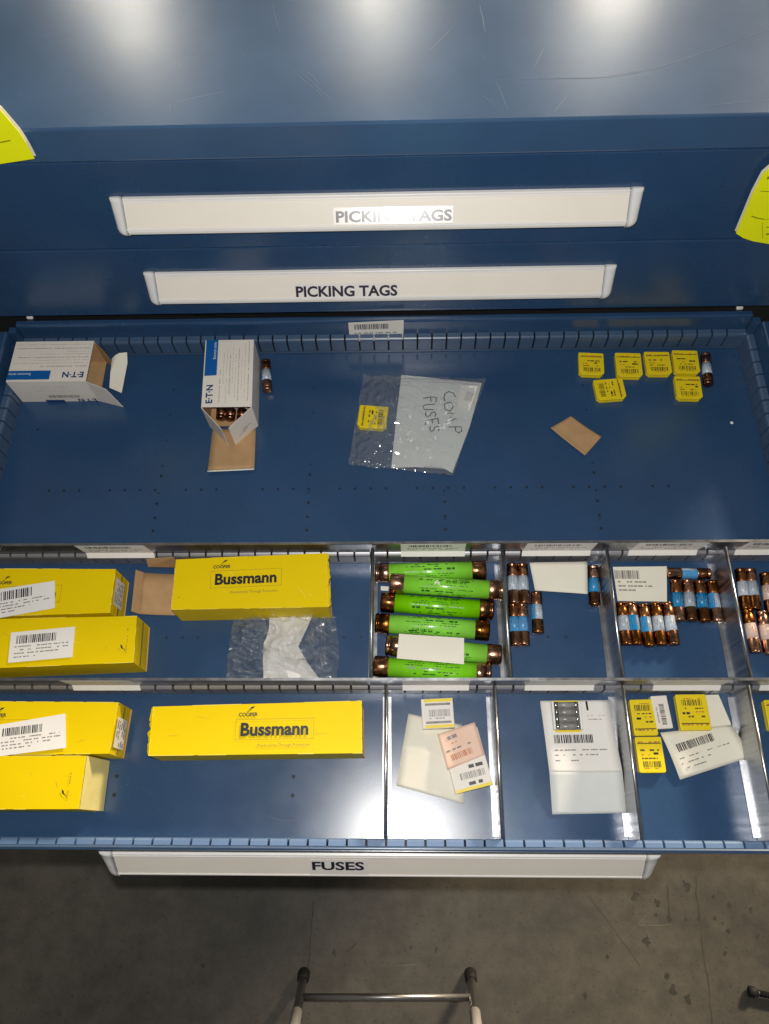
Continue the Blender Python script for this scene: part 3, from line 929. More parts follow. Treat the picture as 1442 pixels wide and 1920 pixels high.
for q in ([(x0 + 1, ya - 1.4, 1), (x1 - .3, ya - 1.4, 1), (x1 - .3, ya - 1.4, HE - 1), (x0 + 1, ya - 1.4, HE - 1)],
          [(x0 + 1, yb + 1, 2), (x1 - .3, yb + 1, 2), (x1 - .3, ya - 1.2, 2), (x0 + 1, ya - 1.2, 2)],
          [(x0 + 30, yb + 1.2, 1.3), (x0 + 30, ya - 1.2, 1.3), (x0 + 30, ya - 1.2, HE - 1), (x0 + 30, yb + 1.2, HE - 1)],
          [(x0 + 1, yb + 1, 1.3), (x1 - .3, yb + 1, 1.3), (x1 - .3, yb + 1, HE - 1), (x0 + 1, yb + 1, HE - 1)]):
    mb.poly(q, 'kraft')
mb.build("lining", e1)
mb = MB()                                   # front flap carries on past the open end
mb.hexa([(x1 - .2, yb - .2, .8), (x1 + 33.5, yb - 10, .8), (x1 + 33.8, yb - 9.6, .8), (x1 - .2, yb + .3, .8)],
        [(x1 - .2, yb - .2, HE - 1), (x1 + 24, yb - 7.5, HE - 8), (x1 + 24.3, yb - 7.1, HE - 8), (x1 - .2, yb + .3, HE - 1)], 'wcard')
mb.build("front_flap", e1)
mb = MB()                                   # tuck flap standing up at the open end
pts = [V(p) for p in ((-350.6, -66.0, 3.0), (-366.9, -59.4, 6.0), (-364.6, -42.0, 16.0), (-363.2, -24.3, 22.0), (-357.8, -22.2, 26.0), (-351.7, -20.4, 28.0), (-342.9, -18.1, 26.0), (-341.5, -31.4, 22.0))]
mb.slab(pts, .7, 'cream', (.5, -.3, .8))
mb.build("tuck_flap", e1)
mb = MB()                                   # inner dust flap
mb.hexa([(x1 - .5, ya - .5, 1), (x1 + 16, ya - 12, 1), (x1 + 16.4, ya - 12.5, 1), (x1 - .5, ya - 1.2, 1)], [(x1 - .5, ya - .5, HE - 2), (x1 + 10, ya - 7, HE - 14), (x1 + 10.4, ya - 7.5, HE - 14), (x1 - .5, ya - 1.2, HE - 2)], 'kraft')
mb.build("dust_flap", e1)
mb = MB()
f = (V((x0, yb, HE + 1.0)), V((1, 0, 0)), V((0, 1, 0)), V((0, 0, 1)))
mb.rect(f, .6, 2.5, 55, 16, 'blueprint', .2)
fu = (V((x0 + 52, yb + 13, HE + 1.3)), V((-1, 0, 0)), V((0, -1, 0)), V((0, 0, 1)))
mb.text("Bussmann series", fu, 22, .8, 28, 3.6, 'whiteink')
fu = (V((x1 - 3, yb + 13.5, HE + 1.1)), V((-1, 0, 0)), V((0, -1, 0)), V((0, 0, 1)))
mb.text("E·T·N", fu, 1, 0, 27, 8.5, 'logoblue', bold=.03)
for i, (a, w) in enumerate(((22, 60), (27, 96), (31.5, 70), (36, 92), (41, 64), (45, 30), (50, 96), (56, 98))):
    mb.line(f, 100 - w, a, w, .8, 'paleink' if i % 3 else 'greyink', 90 + i, e=.25, fill=.93)
f2 = (V((x0, yb - .9, 0)), V((1, 0, 0)), V((0, 0, 1)), V((0, -1, 0)))
mb.bars(f2, 41, 11, 40, 6, 'greyink', 8, e=.2)
mb.rect(f2, 33, 0.8, 58, 6, 'logoblue', .2)
for i in range(3): mb.line(f2, 30, 26 + i * 5, 45, .8, 'paleink', 99 + i, e=.25)
fu = (V((x1 - .5, yb - .9, 9.5)), V((-1, 0, 0)), V((0, 0, -1)), V((0, -1, 0)))
mb.text("E·T·N", fu, 1, 1, 24, 7, 'logoblue', bold=.03)
mb.build("carton_print", e1)

e2 = thing("open_carton", "white and blue carton standing lengthwise with brown flap lolling towards the viewer", "carton", (-202, -66, 0), group="white and blue open cartons")
x0, x1, ya, yb = -234.0, -171.5, -15.5, -117.0
sh = 5.5                                    # the box lies slightly turned
def R2(x, y, z): return V((x + (ya - y) / (ya - yb) * sh, y, z))
mb = MB()
quadgrid(mb, R2(x0, yb, HE), R2(x1, yb, HE), R2(x1, ya, HE), R2(x0, ya, HE), 'wcard', 6, 10, .6, 11)
quadgrid(mb, R2(x0, ya, .5), R2(x0, yb, .5), R2(x0, yb, HE), R2(x0, ya, HE), 'wcard', 10, 4, .4, 12)
quadgrid(mb, R2(x1, yb, .5), R2(x1, ya, .5), R2(x1, ya, HE), R2(x1, yb, HE), 'wcard', 10, 4, .4, 13)
quadgrid(mb, R2(x1, ya, .5), R2(x0, ya, .5), R2(x0, ya, HE), R2(x1, ya, HE), 'wcard', 6, 4, .4, 14)
mb.poly([R2(x0, ya, .6), R2(x1, ya, .6), R2(x1, yb, .6), R2(x0, yb, .6)], 'kraft')
mb.build("sleeve", e2, solid=.6)
mb = MB()
for q in ([R2(x0 + 1, yb + .3, 2), R2(x1 - 1, yb + .3, 2), R2(x1 - 1, ya - 1, 2), R2(x0 + 1, ya - 1, 2)],
          [R2(x0 + 1, yb + .3, 1.2), R2(x0 + 1, ya - 1, 1.2), R2(x0 + 1, ya - 1, HE - 1), R2(x0 + 1, yb + .3, HE - 1)],
          [R2(x1 - 1, yb + .3, 1.2), R2(x1 - 1, ya - 1, 1.2), R2(x1 - 1, ya - 1, HE - 1), R2(x1 - 1, yb + .3, HE - 1)],
          [R2(x0 + 1, yb + 90, 1.3), R2(x1 - 1, yb + 90, 1.3), R2(x1 - 1, yb + 90, HE - 1), R2(x0 + 1, yb + 90, HE - 1)]):
    mb.poly(q, 'kraft')
mb.build("lining", e2)
mb = MB()
A, B = V((-224.4, -122.4, 1.0)), V((-168.7, -122.2, 1.0)); Cc, D = V((-165.5, -180.2, 1.0)), V((-223.6, -182.7, 1.0))
def ff(u, v):
    p = (A * (1 - u) + B * u) * (1 - v) + (D * (1 - u) + Cc * u) * v
    return p + V((0, 0, 1.0 + 2.2 * v * v))
mb.grid(ff, 6, 10, 'kraft')
mb.grid(lambda u, v: ff(u, 1) + V((0, -3.2 * v, 1.4 * v)), 6, 1, 'cream')
mb.build("bottom_flap", e2, solid=.7)
hl, hr = R2(x0, yb, 0), R2(x1, yb, 0)
for h0, end in ((hl, (-201.0, -147.0)), (hr, (-192.6, -146.0))):
    mb = MB()
    e = V((end[0], end[1], 0))
    n = (e - h0).cross(V((0, 0, 1))).normalized() * .6
    mb.hexa([h0 + V((0, 0, 1)), e + V((0, 0, 1.8)), e + n + V((0, 0, 1.8)), h0 + n + V((0, 0, 1))],
            [h0 + V((0, 0, HE - .5)), e + V((0, 0, HE - 3)), e + n + V((0, 0, HE - 3)), h0 + n + V((0, 0, HE - .5))], 'wcard')
    if h0 is hr:
        f = frame(e + V((0, 0, 2)) + n * -.5, h0 + V((0, 0, 2)) + n * -.5, e + V((0, 0, 30)) + n * -.5)
        for i in range(3): mb.line(f, 10 + i * 4, 12 + i * 3, 12, 1.1, 'greyink', 120 + i, e=.3 if f[3].dot(V((0.3, -1, 0))) > 0 else -.9)
    mb.build("side_flap", e2)
mb = MB()
f = frame(R2(x0, ya, HE + 1.0), R2(x0, yb, HE + 1.0), R2(x1, ya, HE + 1.0))
mb.rect(f, .8, 1.5, 56, 17, 'blueprint', -.2)
fu = frame(R2(x0 + 13, ya - 32, HE + 1.0), R2(x0 + 13, ya, HE + 1.0), R2(x0, ya - 32, HE + 1.0))
fu = (R2(x0 + 16.5, yb + 101, HE + 1.3), V((-.054, -1, 0)).normalized() * -1, V((-1, .054, 0)).normalized(), V((0, 0, 1)))
fu = (R2(x0 + 15.5, yb + 71, HE + 1.0), V((-.054, 1, 0)).normalized(), V((-1, -.054, 0)).normalized(), V((0, 0, 1)))
mb.text("Bussmann series", fu, 0, .5, 26, 3.6, 'whiteink', e=.4)
fu = (R2(x0 + 15.5, yb + 4, HE + 1.0), V((-.054, 1, 0)).normalized(), V((-1, -.054, 0)).normalized(), V((0, 0, 1)))
mb.text("E·T·N", fu, 1, 2, 27, 8.5, 'logoblue', bold=.03, e=.3)
fu = (R2(x0 + 22, yb + 3, HE + 1.0), V((-.054, 1, 0)).normalized(), V((-1, -.054, 0)).normalized(), V((0, 0, 1)))
for i, (v, a, w) in enumerate(((0, 3, 48), (-4, 30, 50), (-8, 2, 80), (-12, 14, 60), (-15.5, 30, 56), (-19, 8, 66), (-23, 4, 78), (-27, 20, 50), (-31, 6, 84), (-35.5, 3, 90))):
    mb.line(fu, a, v, w, .7, 'paleink' if i % 3 else 'greyink', 140 + i, e=.25, fill=.92)
mb.build("carton_print", e2)

# ------------------------------------------------------------------ fuses
def ferrule(mb, y0, s, r, length, m, groove=True):
    pr = [(0, r * .55), (.3, r * .8), (1.0, r * .97), (1.8, r), (3.4, r)]
    if groove:
        pr += [(3.9, r * .90), (4.9, r * .90), (5.4, r)]
    pr += [(length - .8, r), (length, r * .96), (length, r * .85)]
    mb.lathe(pr, (0, y0, 0), (0, y0 + s, 0), m, 20)

def make_fuse(kind, r=6.5, L=49.0, capl=16.0):
    t = thing("small_fuse", "small fuse", "fuse")
    for s in (1, -1):
        mb = MB()
        ferrule(mb, -s * L / 2, s, r, capl, 'copper2' if kind in ('dull', 'olive') else 'copper', groove=(s < 0 or kind == 'dull'))
        local_build(mb, "ferrule", t)
    mb = MB()
    y0, y1 = -L / 2 + capl - .3, L / 2 - capl + .3
    mb.lathe([(0, r * .93), (y1 - y0, r * .93)], (0, y0, 0), (0, y1, 0), {'blue': 'fblue', 'white': 'fwhite', 'half': 'fwhite', 'pink': 'fpink', 'dull': 'fwhite'}[kind], 20)
    if kind == 'half':                     # blue wrap over part of the white label
        n = 9
        def fn(u, v):
            a = math.radians(75 + 110 * u)
            return (math.cos(a) * r * .955, y0 + .2 + (y1 - y0 - .4) * v, math.sin(a) * r * .955)
        mb.grid(fn, n, 1, 'fblue')
    for k in range(5):                     # small print on the label
        a = math.radians(40 + 25 * k)
        ca, sa = math.cos(a), math.sin(a)
        f = (V((ca * r * .96, y0 + 2, sa * r * .96)), V((0, 1, 0)), V((-sa, ca, 0)), V((ca, 0, sa)))
        mb.line(f, 0, -.5, y1 - y0 - 4, .8, 'greyink' if kind != 'pink' else 'redink', 200 + k, e=.06, fill=.6)
    local_build(mb, "label_band", t)
    return t
KINDS = {}
def fuse(kind, seg, label, group, z=6.6, roll=0.0, dx=0.0):
    if kind not in KINDS:
        KINDS[kind] = make_fuse(kind)
        o = KINDS[kind]
    else:
        o = copy_tree(KINDS[kind])
    o.location = V((seg[0] + dx, seg[1], z)) * MM
    o.rotation_euler = (0, math.radians(roll), math.radians(seg[2] + 90))
    tag(o, label, "fuse", group)
    return o
G2 = "small fuses beside the blank white card"
G3 = "small fuses around the small barcode card"
G4 = "small fuses in the rightmost compartment"
fuse('dull', (-159.8, -44.2, -83.2), "single dark fuse with a white band lying beside the blue-striped carton", "dark fuses in the back section")
fuse('dull', (413.6, -42.4, -95.6), "single dark fuse with a white band at the right of the yellow tins", "dark fuses in the back section", roll=40)
for i, (x, a) in enumerate(((-214, 92), (-201, 88), (-187, 91))):
    fuse('dull', (x, -87.5 - i, a), ("leftmost", "middle", "rightmost")[i] + " dark copper fuse end glinting inside the carton with the brown flap", "dark fuses inside the open carton", z=9.0, roll=30 * i)
fuse('white', (144.3, -334.1, -90.8), "pale-banded small fuse hard against the divider, level with the blank card", G2)
fuse('white', (155.8, -334.2, -91.1), "pale-banded small fuse touching the left edge of the blank white card", G2, roll=15)
fuse('blue', (142.6, -382.4, -90.2), "blue-banded small fuse against the divider, below the pale pair", G2)
fuse('blue', (152.1, -382.1, -90.6), "blue-banded small fuse second from the divider, below the pale pair", G2, roll=-20)
fuse('half', (168.9, -368.3, -91.8), "blue and white small fuse lying apart, just below the blank card", G2, roll=-40)
fuse('blue', (235.4, -337.0, -93.5), "lone blue-banded small fuse at the right end of the blank white card", G2, roll=25)
fuse('half', (344.4, -322.4, 178.9), "small fuse lying crosswise above the others, right of the barcode card", G3, roll=80)
fuse('blue', (326.9, -354.8, -93.1), "blue-banded fuse next to the barcode card, first of the upper row of four", G3)
fuse('white', (340.3, -354.5, -92.9), "white-banded fuse, second of the upper row of four", G3, roll=10)
fuse('blue', (354.0, -355.8, -92.5), "blue-banded fuse, third of the upper row of four", G3, roll=-15)
fuse('half', (367.6, -355.9, -91.5), "blue and white fuse nearest the divider, last of the upper row of four", G3, roll=-30)
fuse('white', (263.7, -381.5, -89.6), "white-banded fuse at the divider, leftmost of the lower row of five", G3)
fuse('half', (274.6, -381.2, -89.1), "half blue fuse, second of the lower row of five", G3, roll=5)
fuse('half', (287.9, -383.1, -89.7), "half blue fuse in the middle of the lower row of five", G3, roll=-12)
fuse('white', (301.5, -381.9, -90.1), "white-banded fuse, fourth of the lower row of five", G3, roll=-25)
fuse('white', (315.0, -381.6, -89.0), "white-banded fuse at the right end of the lower row of five", G3, roll=40)
fuse('white', (400.8, -341.9, -92.6), "white-banded fuse squeezed against the divider in the rightmost compartment", G4, dx=1.5)
fuse('white', (410.9, -341.6, -93.2), "white-banded fuse second from the divider in the rightmost compartment", G4, roll=20, dx=2)
fuse('pink', (429.2, -346.7, -93.2), "pinkish fuse cut off by the photo's right edge, upper one", G4)
fuse('pink', (401.9, -390.3, -89.1), "pinkish fuse nearest the divider, lower left in the rightmost compartment", G4, roll=20)
fuse('pink', (417.1, -392.1, -90.2), "pinkish fuse at the photo's right edge, lower one", G4, roll=50)

def make_green():
    t = thing("green_fuse", "green fuse", "fuse")
    r, L = 11.4, 127.0
    for s in (1, -1):
        mb = MB()
        pr = [(0, 7.5), (.2, 9.8), (.8, 10.9), (1.6, r)]
        if s > 0:
            pr += [(3.5, r), (4.0, 10.3), (5.2, 10.3), (5.8, r)]
        pr += [(15.5, r), (16.2, 11.0), (16.2, 10.2)]
        mb.lathe(pr, (-s * L / 2, 0, 0), (-s * L / 2 + s, 0, 0), 'copper', 28)
        fe = local_build(mb, "ferrule", t)
        mb = MB()
        mb.lathe([(0, .9), (.35, .8), (.45, .2)], (-s * (L / 2 - 9.5), -1.5, r - .25), (-s * (L / 2 - 9.5), -1.5, r + 1), 'copper2', 10)
        o = mb.build("dimple"); o.parent = fe
    mb = MB()
    x0, x1 = -L / 2 + 15.9, L / 2 - 15.9
    mb.lathe([(0, 10.6), (x1 - x0, 10.6)], (x0, 0, 0), (x1, 0, 0), 'green', 32)
    local_build(mb, "tube", t)
    mb = MB()
    rr = random.Random(9)
    for (deg, lines) in ((140, ((18, 60, 1.2),)), (128, ((22, 10, 1.8), (36, 22, 1.4), (64, 16, 1.6))), (100, ((24, 44, 1.0),)), (88, ((30, 20, .9), (56, 18, .9))), (74, ((18, 28, .9), (54, 24, .9))), (58, ((40, 20, 1.6), (66, 10, 2.4))), (40, ((20, 50, 1.2),)), (24, ((30, 40, 1.6),)), (160, ((20, 50, 1.6),))):
        a = math.radians(deg); ca, sa = math.cos(a), math.sin(a)
        f = (V((x0, ca * 10.62, sa * 10.62)), V((1, 0, 0)), V((0, sa, -ca)) * -1, V((0, ca, sa)))
        f = (f[0], f[1], V((0, -sa, ca)), f[3])
        for (u, w, h) in lines:
            mb.line(f, u, -h / 2, w, h, 'greenink', rr.randint(0, 999), e=.12, fill=.75)
    for a0, u, w in ((120, 26, 22),):
        a = math.radians(a0); ca, sa = math.cos(a), math.sin(a)
        f = (V((x0, ca * 10.62, sa * 10.62)), V((1, 0, 0)), V((0, -sa, ca)), V((0, ca, sa)))
        mb.bars(f, u, -1.6, w, 3.0, 'greenink', 5, n=14, e=.2)
    local_build(mb, "printed_text", t)
    return t
GR = None
for i, (seg, z, roll, flip, lb) in enumerate((
        ((49.9, -320.8, 1.3), 11.6, 35, 0, "green fuse with copper ends at the back, tucked under its neighbour"),
        ((67.1, -342.3, -4.3), 21.0, -20, 180, "green fuse lying raised on the one behind, with a small white mark"),
        ((56.5, -362.0, -4.7), 11.6, 0, 180, "third green fuse from the back, below the raised one"),
        ((50.5, -385.9, -4.1), 11.6, 8, 0, "fourth green fuse from the back, just behind the one with a white card"),
        ((62.2, -412.1, -5.3), 11.6, 60, 0, "green fuse with a blank white card lying on it"),
        ((49.5, -433.8, -3.8), 11.6, 25, 180, "green fuse nearest the viewer, against the front partition"))):
    if GR is None:
        GR = make_green(); o = GR
    else:
        o = copy_tree(GR)
    o.location = V((seg[0], seg[1], z)) * MM
    o.rotation_euler = (math.radians(roll), 0, math.radians(seg[2] + flip))
    tag(o, lb, "fuse", "big green fuses")
    if i == 1:                             # the white mark printed on this one
        mb = MB()
        a = math.radians(90 + 20); ca, sa = math.cos(a), math.sin(a)
        f = (V((8, ca * 10.62, sa * 10.62)), V((1, 0, 0)), V((0, -sa, ca)), V((0, ca, sa)))
        for r in ((0, -2, 1.2, 3), (4, -2, 5.2, 3), (0, 2, 5, 3), (1, -.2, 4, .8)): mb.rect(f, *r, 'whiteink', .2)
        o2 = mb.build("white_mark"); o2.parent = o

# ------------------------------------------------------------------ yellow tins
def tin(label, fit, h, seed, group, cut=4.0, style=0, z0=0.6):
    cx, cy, a, w, d = fit
    t = thing("yellow_tin", label, "fuse tin", (cx, cy, z0), a, group)
    mb = MB()
    def outline(e, cf):
        W, D = w / 2 - e, d / 2 - e
        return [(-W + cf, -D), (W - cf, -D), (W, -D + cf), (W, D - 1), (W - 1, D), (-W + 1, D), (-W, D - 1), (-W, -D + cf)]
    mb.hexa([(x, y, 0) for x, y in outline(.3, cut)], [(x, y, h * .45) for x, y in outline(.3, cut)], 'yellow2')
    local_build(mb, "base", t, bevel=.5)
    mb = MB()
    mb.hexa([(x, y, h * .5) for x, y in outline(0, cut)], [(x, y, h) for x, y in outline(0, cut)], 'yellow2')
    local_build(mb, "lid", t, bevel=.6)
    mb = MB()
    f = (V((-w / 2, -d / 2, h)), V((1, 0, 0)), V((0, 1, 0)), V((0, 0, 1)))
    if style == 1:
        f = (V((w / 2, d / 2, h)), V((-1, 0, 0)), V((0, -1, 0)), V((0, 0, 1)))
    if style == 2:
        f = (V((-w / 2, d / 2, h)), V((0, -1, 0)), V((1, 0, 0)), V((0, 0, 1))); w, d = d, w
    if style == 3:
        f = (V((w / 2, -d / 2, h)), V((0, 1, 0)), V((-1, 0, 0)), V((0, 0, 1))); w, d = d, w
    mb.rect(f, 1.5, d * .80, w - 1.5, d * .83, 'darkolive', .2)
    mb.line(f, 2.5, d * .835, w - 5, 1.1, 'redink', seed, e=.2)
    mb.bars(f, w * .18, d * .15, w * .66, d * .17, 'darkolive', seed, n=13, e=.2)
    mb.line(f, w * .14, d * .60, w * .70, 1.8, 'darkolive', seed + 1, e=.2)
    mb.line(f, w * .16, d * .48, w * .30, 1.1, 'redink', seed + 2, e=.2)
    mb.line(f, w * .62, d * .50, w * .24, 2.2, 'ink', seed + 3, e=.2)
    mb.line(f, w * .16, d * .38, w * .6, 1.3, 'darkolive', seed + 4, e=.2)
    mb.line(f, w * .2, d * .11, w * .55, .8, 'redink', seed + 5, e=.2)
    local_build(mb, "printed_text", t)
    return t
TA = "yellow tins at the back right"
tin("yellow fuse tin leftmost of the upper row at the back right", (265.8, -32.2, -4.1, 32.5, 34.8), 8, 1, TA)
tin("yellow fuse tin second from the left in the upper row at the back right", (314.1, -34.5, -2.5, 33.3, 37.6), 8, 2, TA)
tin("yellow fuse tin third from the left in the upper row at the back right", (352.1, -32.3, -1.0, 32.8, 35.7), 8, 3, TA)
tin("yellow fuse tin at the right end of the upper row, beside the dark fuse", (388.4, -31.0, -2.4, 32.6, 36.5), 8, 4, TA)
tin("yellow fuse tin in the lower row, directly in front of the dark fuse's neighbour", (385.1, -70.7, -2.3, 32.6, 34.4), 8, 5, TA)
tin("tilted yellow fuse tin in the lower row, apart from the other one", (285.1, -71.9, 4.5, 37.9, 31.0), 8, 6, TA, style=2)
tin("yellow fuse tin sealed inside the clear bag with the handwritten note", (-18.9, -110.0, -6.0, 37.0, 33.2), 8, 7, None, style=3)
TC = "yellow tins near the front right"
tin("narrow yellow tin by the divider, behind its twin and left of the small white pack", (270.9, -483.5, 1.4, 24.8, 37.3), 8.5, 8, TC, cut=1.5, style=1)
tin("narrow yellow tin by the divider, in front of its twin", (272.5, -521.0, 0.7, 27.2, 35.6), 8.5, 9, TC, cut=1.5)
tin("wider yellow tin lying on the folded paper, right of the small white pack", (322.0, -478.6, 0.7, 31.9, 37.0), 8.5, 10, TC, cut=1.5, style=1, z0=4.2)
tin("yellow tin cut off by the photo's right edge near the front", (411.0, -481.2, -0.7, 24.6, 31.7), 8.5, 11, TC, cut=1.5)

# ------------------------------------------------------------------ loose card and papers
o = None
def poly_sheet(name, pts, th, m, label, cat, group=None, zf=None, extra=None, solid=None):
    c = sum((V(p) for p in pts), V((0, 0, 0))) / len(pts)
    mb = MB()
    mb.slab(pts, th, m)
    if extra: extra(mb)
    o = mb.build(name, None, loc=(c.x, c.y, c.z))
    return tag(o, label, cat, group)
def patch(mb, a, b, c, d, m, zf, nu=24, nv=24, wob_amp=0.0, seed=0):
    a, b, c, d = V(a), V(b), V(c), V(d)
    def fn(u, v):
        p = (a * (1 - u) + b * u) * (1 - v) + (d * (1 - u) + c * u) * v
        w = wob_amp
        return V((p.x + w * nz(u * 4 + seed, v * 4), p.y + w * nz(u * 4, v * 4 + seed), p.z + zf(u, v)))
    mb.grid(fn, nu, nv, m, True)

k = [V(p) for p in ((233.0, -108.3, 1.5), (267.9, -139.1, 1.5), (244.4, -165.9, 1.5), (205.3, -125.8, 1.5))]
mb = MB()
patch(mb, k[0], k[1], k[2], k[3], 'kraft', lambda u, v: 4.5 * (u - .5) ** 2 + 1.0 * max(0, v - .86) * 7, 14, 14)
c = sum(k, V((0, 0, 0))) / 4
tag(mb.build("kraft_card", None, loc=c, solid=.6), "loose piece of brown card lying askew on the bare blue floor", "card")
c = V((433.3, -119.5, 0.8))
mb = MB()
mb.lathe([(0, 2.0), (.7, 2.2), (1.4, 1.4), (1.6, .3)], c, c + V((0, 0, 1)), 'cap', 10)
tag(mb.build("plastic_crumb", None, loc=c), "tiny pale speck lying on the floor near the right wall", "debris")

# clear bag with handwritten paper
pa = [V(p) for p in ((17.7, -42.5, 3.0), (122.5, -56.5, 3.0), (104.2, -121.8, 3.0), (79.8, -188.7, 3.0), (70.8, -182.7, 3.0), (35.9, -180.1, 3.0), (4.5, -181.4, 3.0), (12.0, -98.1, 3.0))]
def bag_paper(u, v):
    left = pa[0].lerp(pa[7], v / .45) if v < .45 else pa[7].lerp(pa[6], (v - .45) / .55)
    right = pa[1].lerp(pa[2], v / .5) if v < .5 else pa[2].lerp(pa[3], (v - .5) / .5)
    p = left.lerp(right, u)
    if v > .92:
        base = pa[6].lerp(pa[5], u / .42) if u < .42 else (pa[5].lerp(pa[4], (u - .42) / .46) if u < .88 else pa[4].lerp(pa[3], (u - .88) / .12))
        p = p.lerp(base, (v - .92) / .08)
    z = .6 + .9 * nz(u * 3, v * 3, 2) + 1.2 * abs(nz(u * 2 + 4, v * 5))
    return V((p.x, p.y, 2.4 + z))
mb = MB()
mb.grid(bag_paper, 30, 34, 'greypaper', flip=True)
def onp(p, e=.4):
    return V((p[0], p[1], 5.4 + e))
bagc = (30, -150, 0)
for st in ([(87.3, -79.5), (85.0, -73.5), (78.7, -71.1), (73.9, -74.4), (72.3, -80.9), (74.1, -86.2)],
           [(78.2, -87.2), (72.6, -90.4), (73.5, -97.7), (79.2, -101.0), (83.7, -95.4), (82.3, -89.2), (78.2, -87.2)],
           [(75.7, -103.4), (84.5, -104.8), (78.6, -109.5), (87.7, -111.8), (74.0, -118.0)],
           [(77.1, -124.4), (93.1, -124.3), (93.4, -130.6), (89.6, -133.0), (85.8, -130.5), (85.5, -124.5)],
           [(45.9, -81.1), (55.0, -79.1), (62.6, -79.8), (62.0, -87.8)], [(55.2, -79.1), (55.7, -86.1)],
           [(60.5, -90.2), (49.2, -90.9), (45.0, -93.6), (47.0, -98.2), (59.0, -98.3)],
           [(60.1, -108.9), (61.8, -104.8), (59.7, -101.9), (56.1, -102.8), (53.9, -107.1), (50.9, -109.5), (48.4, -107.0), (48.8, -101.8)],
           [(63.9, -111.6), (48.3, -114.6), (47.6, -121.2)], [(63.9, -111.6), (64.7, -120.1)], [(56.3, -113.4), (56.9, -118.8)],
           [(64.1, -130.2), (65.4, -126.2), (63.0, -123.1), (59.7, -124.7), (58.0, -129.2), (55.3, -130.8), (53.2, -127.3), (54.1, -123.0)]):
    mb.ribbon([onp(p) for p in st], 1.3, 'ink')
lab = [V((*p, 5.9)) for p in ((94.2, -60.8), (116.8, -63.6), (104.2, -100.8), (89.4, -97.5))]
mb.slab(lab, .2, 'paper')
f = frame(lab[3] + V((0, 0, .3)), lab[2] + V((0, 0, .3)), lab[0] + V((0, 0, .3)))
mb.bars(f, 6, 14, 10, 14, 'paleink', 4, n=9)
o = mb.build("note_paper", None, loc=bagc)
tag(o, "white paper with COMP FUSES handwritten sideways, inside the clear bag", "note")
# the bag film
cq = [V(p) for p in ((-32.3, -41.7, 10.0), (128.3, -51.0, 7.0), (80.8, -192.5, 6.0), (-48.5, -176.3, 7.0))]
def film_top(u, v):
    p = cq[0].lerp(cq[1], u).lerp(cq[3].lerp(cq[2], u), v)
    e = min(1, 6 * min(u, 1 - u)) * min(1, 6 * min(v, 1 - v))
    if u > .3:
        p = p + (cq[1] - cq[0]).normalized() * (10 * max(0, u - .3) * v * (1 - v) * 0)
    ed = 1 if .02 < u < .98 and .02 < v < .98 else 0
    rough = 1.0 if u < .40 else .55
    edge = max(0, 1 - 9 * min(v, 1 - v))
    z = 5.0 + 6.0 * e - rough * (5.5 * abs(nz(u * 6 + v * 2, v * 5, 3)) + 4.0 * abs(nz(u * 13, v * 14 - u * 4, 5))) + edge * rough * 5.0 * abs(nz(u * 30, v * 22, 8))
    return V((p.x + 1.5 * nz(u * 6, v * 6, 1), p.y + 1.5 * nz(u * 6, v * 6, 2), max(z, 1.0)))
mb = MB()
mb.grid(film_top, 110, 100, 'film', flip=True)
mb.ribbon([film_top(.06 + .9 * t / 20, .045) + V((0, 0, .6)) for t in range(21)], 2.0, 'film')
mb.ribbon([film_top(.06 + .9 * t / 20, .075) + V((0, 0, .6)) for t in range(21)], 1.2, 'film')
o = mb.build("clear_bag", None, loc=bagc)
tag(o, "flat clear zip bag holding a yellow tin and a handwritten note", "bag")

# crumpled bag in the second row
q = [V(p) for p in ((-172.5, -367.9, 8.0), (-62.2, -363.2, 10.0), (-54.3, -442.2, 8.0), (-175.3, -441.0, 8.0))]
def film2(u, v):
    p = q[0].lerp(q[1], u).lerp(q[3].lerp(q[2], u), v)
    bx = 7 * math.sin(math.pi * v) * (u - .3)
    e = min(1, 5 * min(u, 1 - u)) * min(1, 5 * min(v, 1 - v))
    r = 1.6 - 1.5 * abs(nz(u * 4 + 3 + v, v * 4, 1)) - 1.2 * abs(nz(u * 8 - v * 3, v * 9, 2)) - .5 * abs(nz(u * 19, v * 18, 6))
    return V((p.x + bx + 3 * nz(u * 5, v * 6, 4), p.y + 3 * nz(u * 6, v * 5, 5) * (1 if v < .9 else .2), 1.5 + 7 * e + 16 * max(0, r) * (.30 + .70 * e)))
mb = MB()
mb.grid(film2, 130, 110, 'film', flip=True)
mb.ribbon([film2(.86, t / 24) + V((0, 0, .7)) for t in range(25)], 1.6, 'film')
mb.ribbon([film2(.89, t / 24) + V((0, 0, .7)) for t in range(25)], 1.0, 'film')
tag(mb.build("crumpled_bag", None, loc=(-130, -410, 0)), "crumpled clear plastic bag in front of the torn yellow carton", "bag")
wl = [V(p) for p in ((-132.8, -368.3, 9.0), (-132.7, -387.5, 9.0), (-137.6, -401.5, 9.0), (-136.8, -423.4, 8.0), (-134.1, -442.8, 8.0))]
wr = [V(p) for p in ((-83.7, -371.0, 9.0), (-89.0, -384.6, 9.0), (-98.1, -406.4, 9.0), (-85.9, -426.4, 8.0), (-72.3, -442.8, 8.0))]
def crum(u, v):
    t = v * 4; i = min(3, int(t)); t -= i
    p = wl[i].lerp(wl[i + 1], t).lerp(wr[i].lerp(wr[i + 1], t), u)
    r = 6 - abs(nz(u * 1.7 + 3 + v, v * 2.3, 1)) * 9 - abs(nz(u * 4 - v * 2, v * 4, 7)) * 4
    return V((p.x, p.y, 2.5 + r))
mb = MB()
mb.grid(crum, 26, 34, 'paper', flip=True)
tag(mb.build("crumpled_paper", None, loc=(-130, -410, 0)), "crumpled white paper inside the crumpled clear bag", "paper")

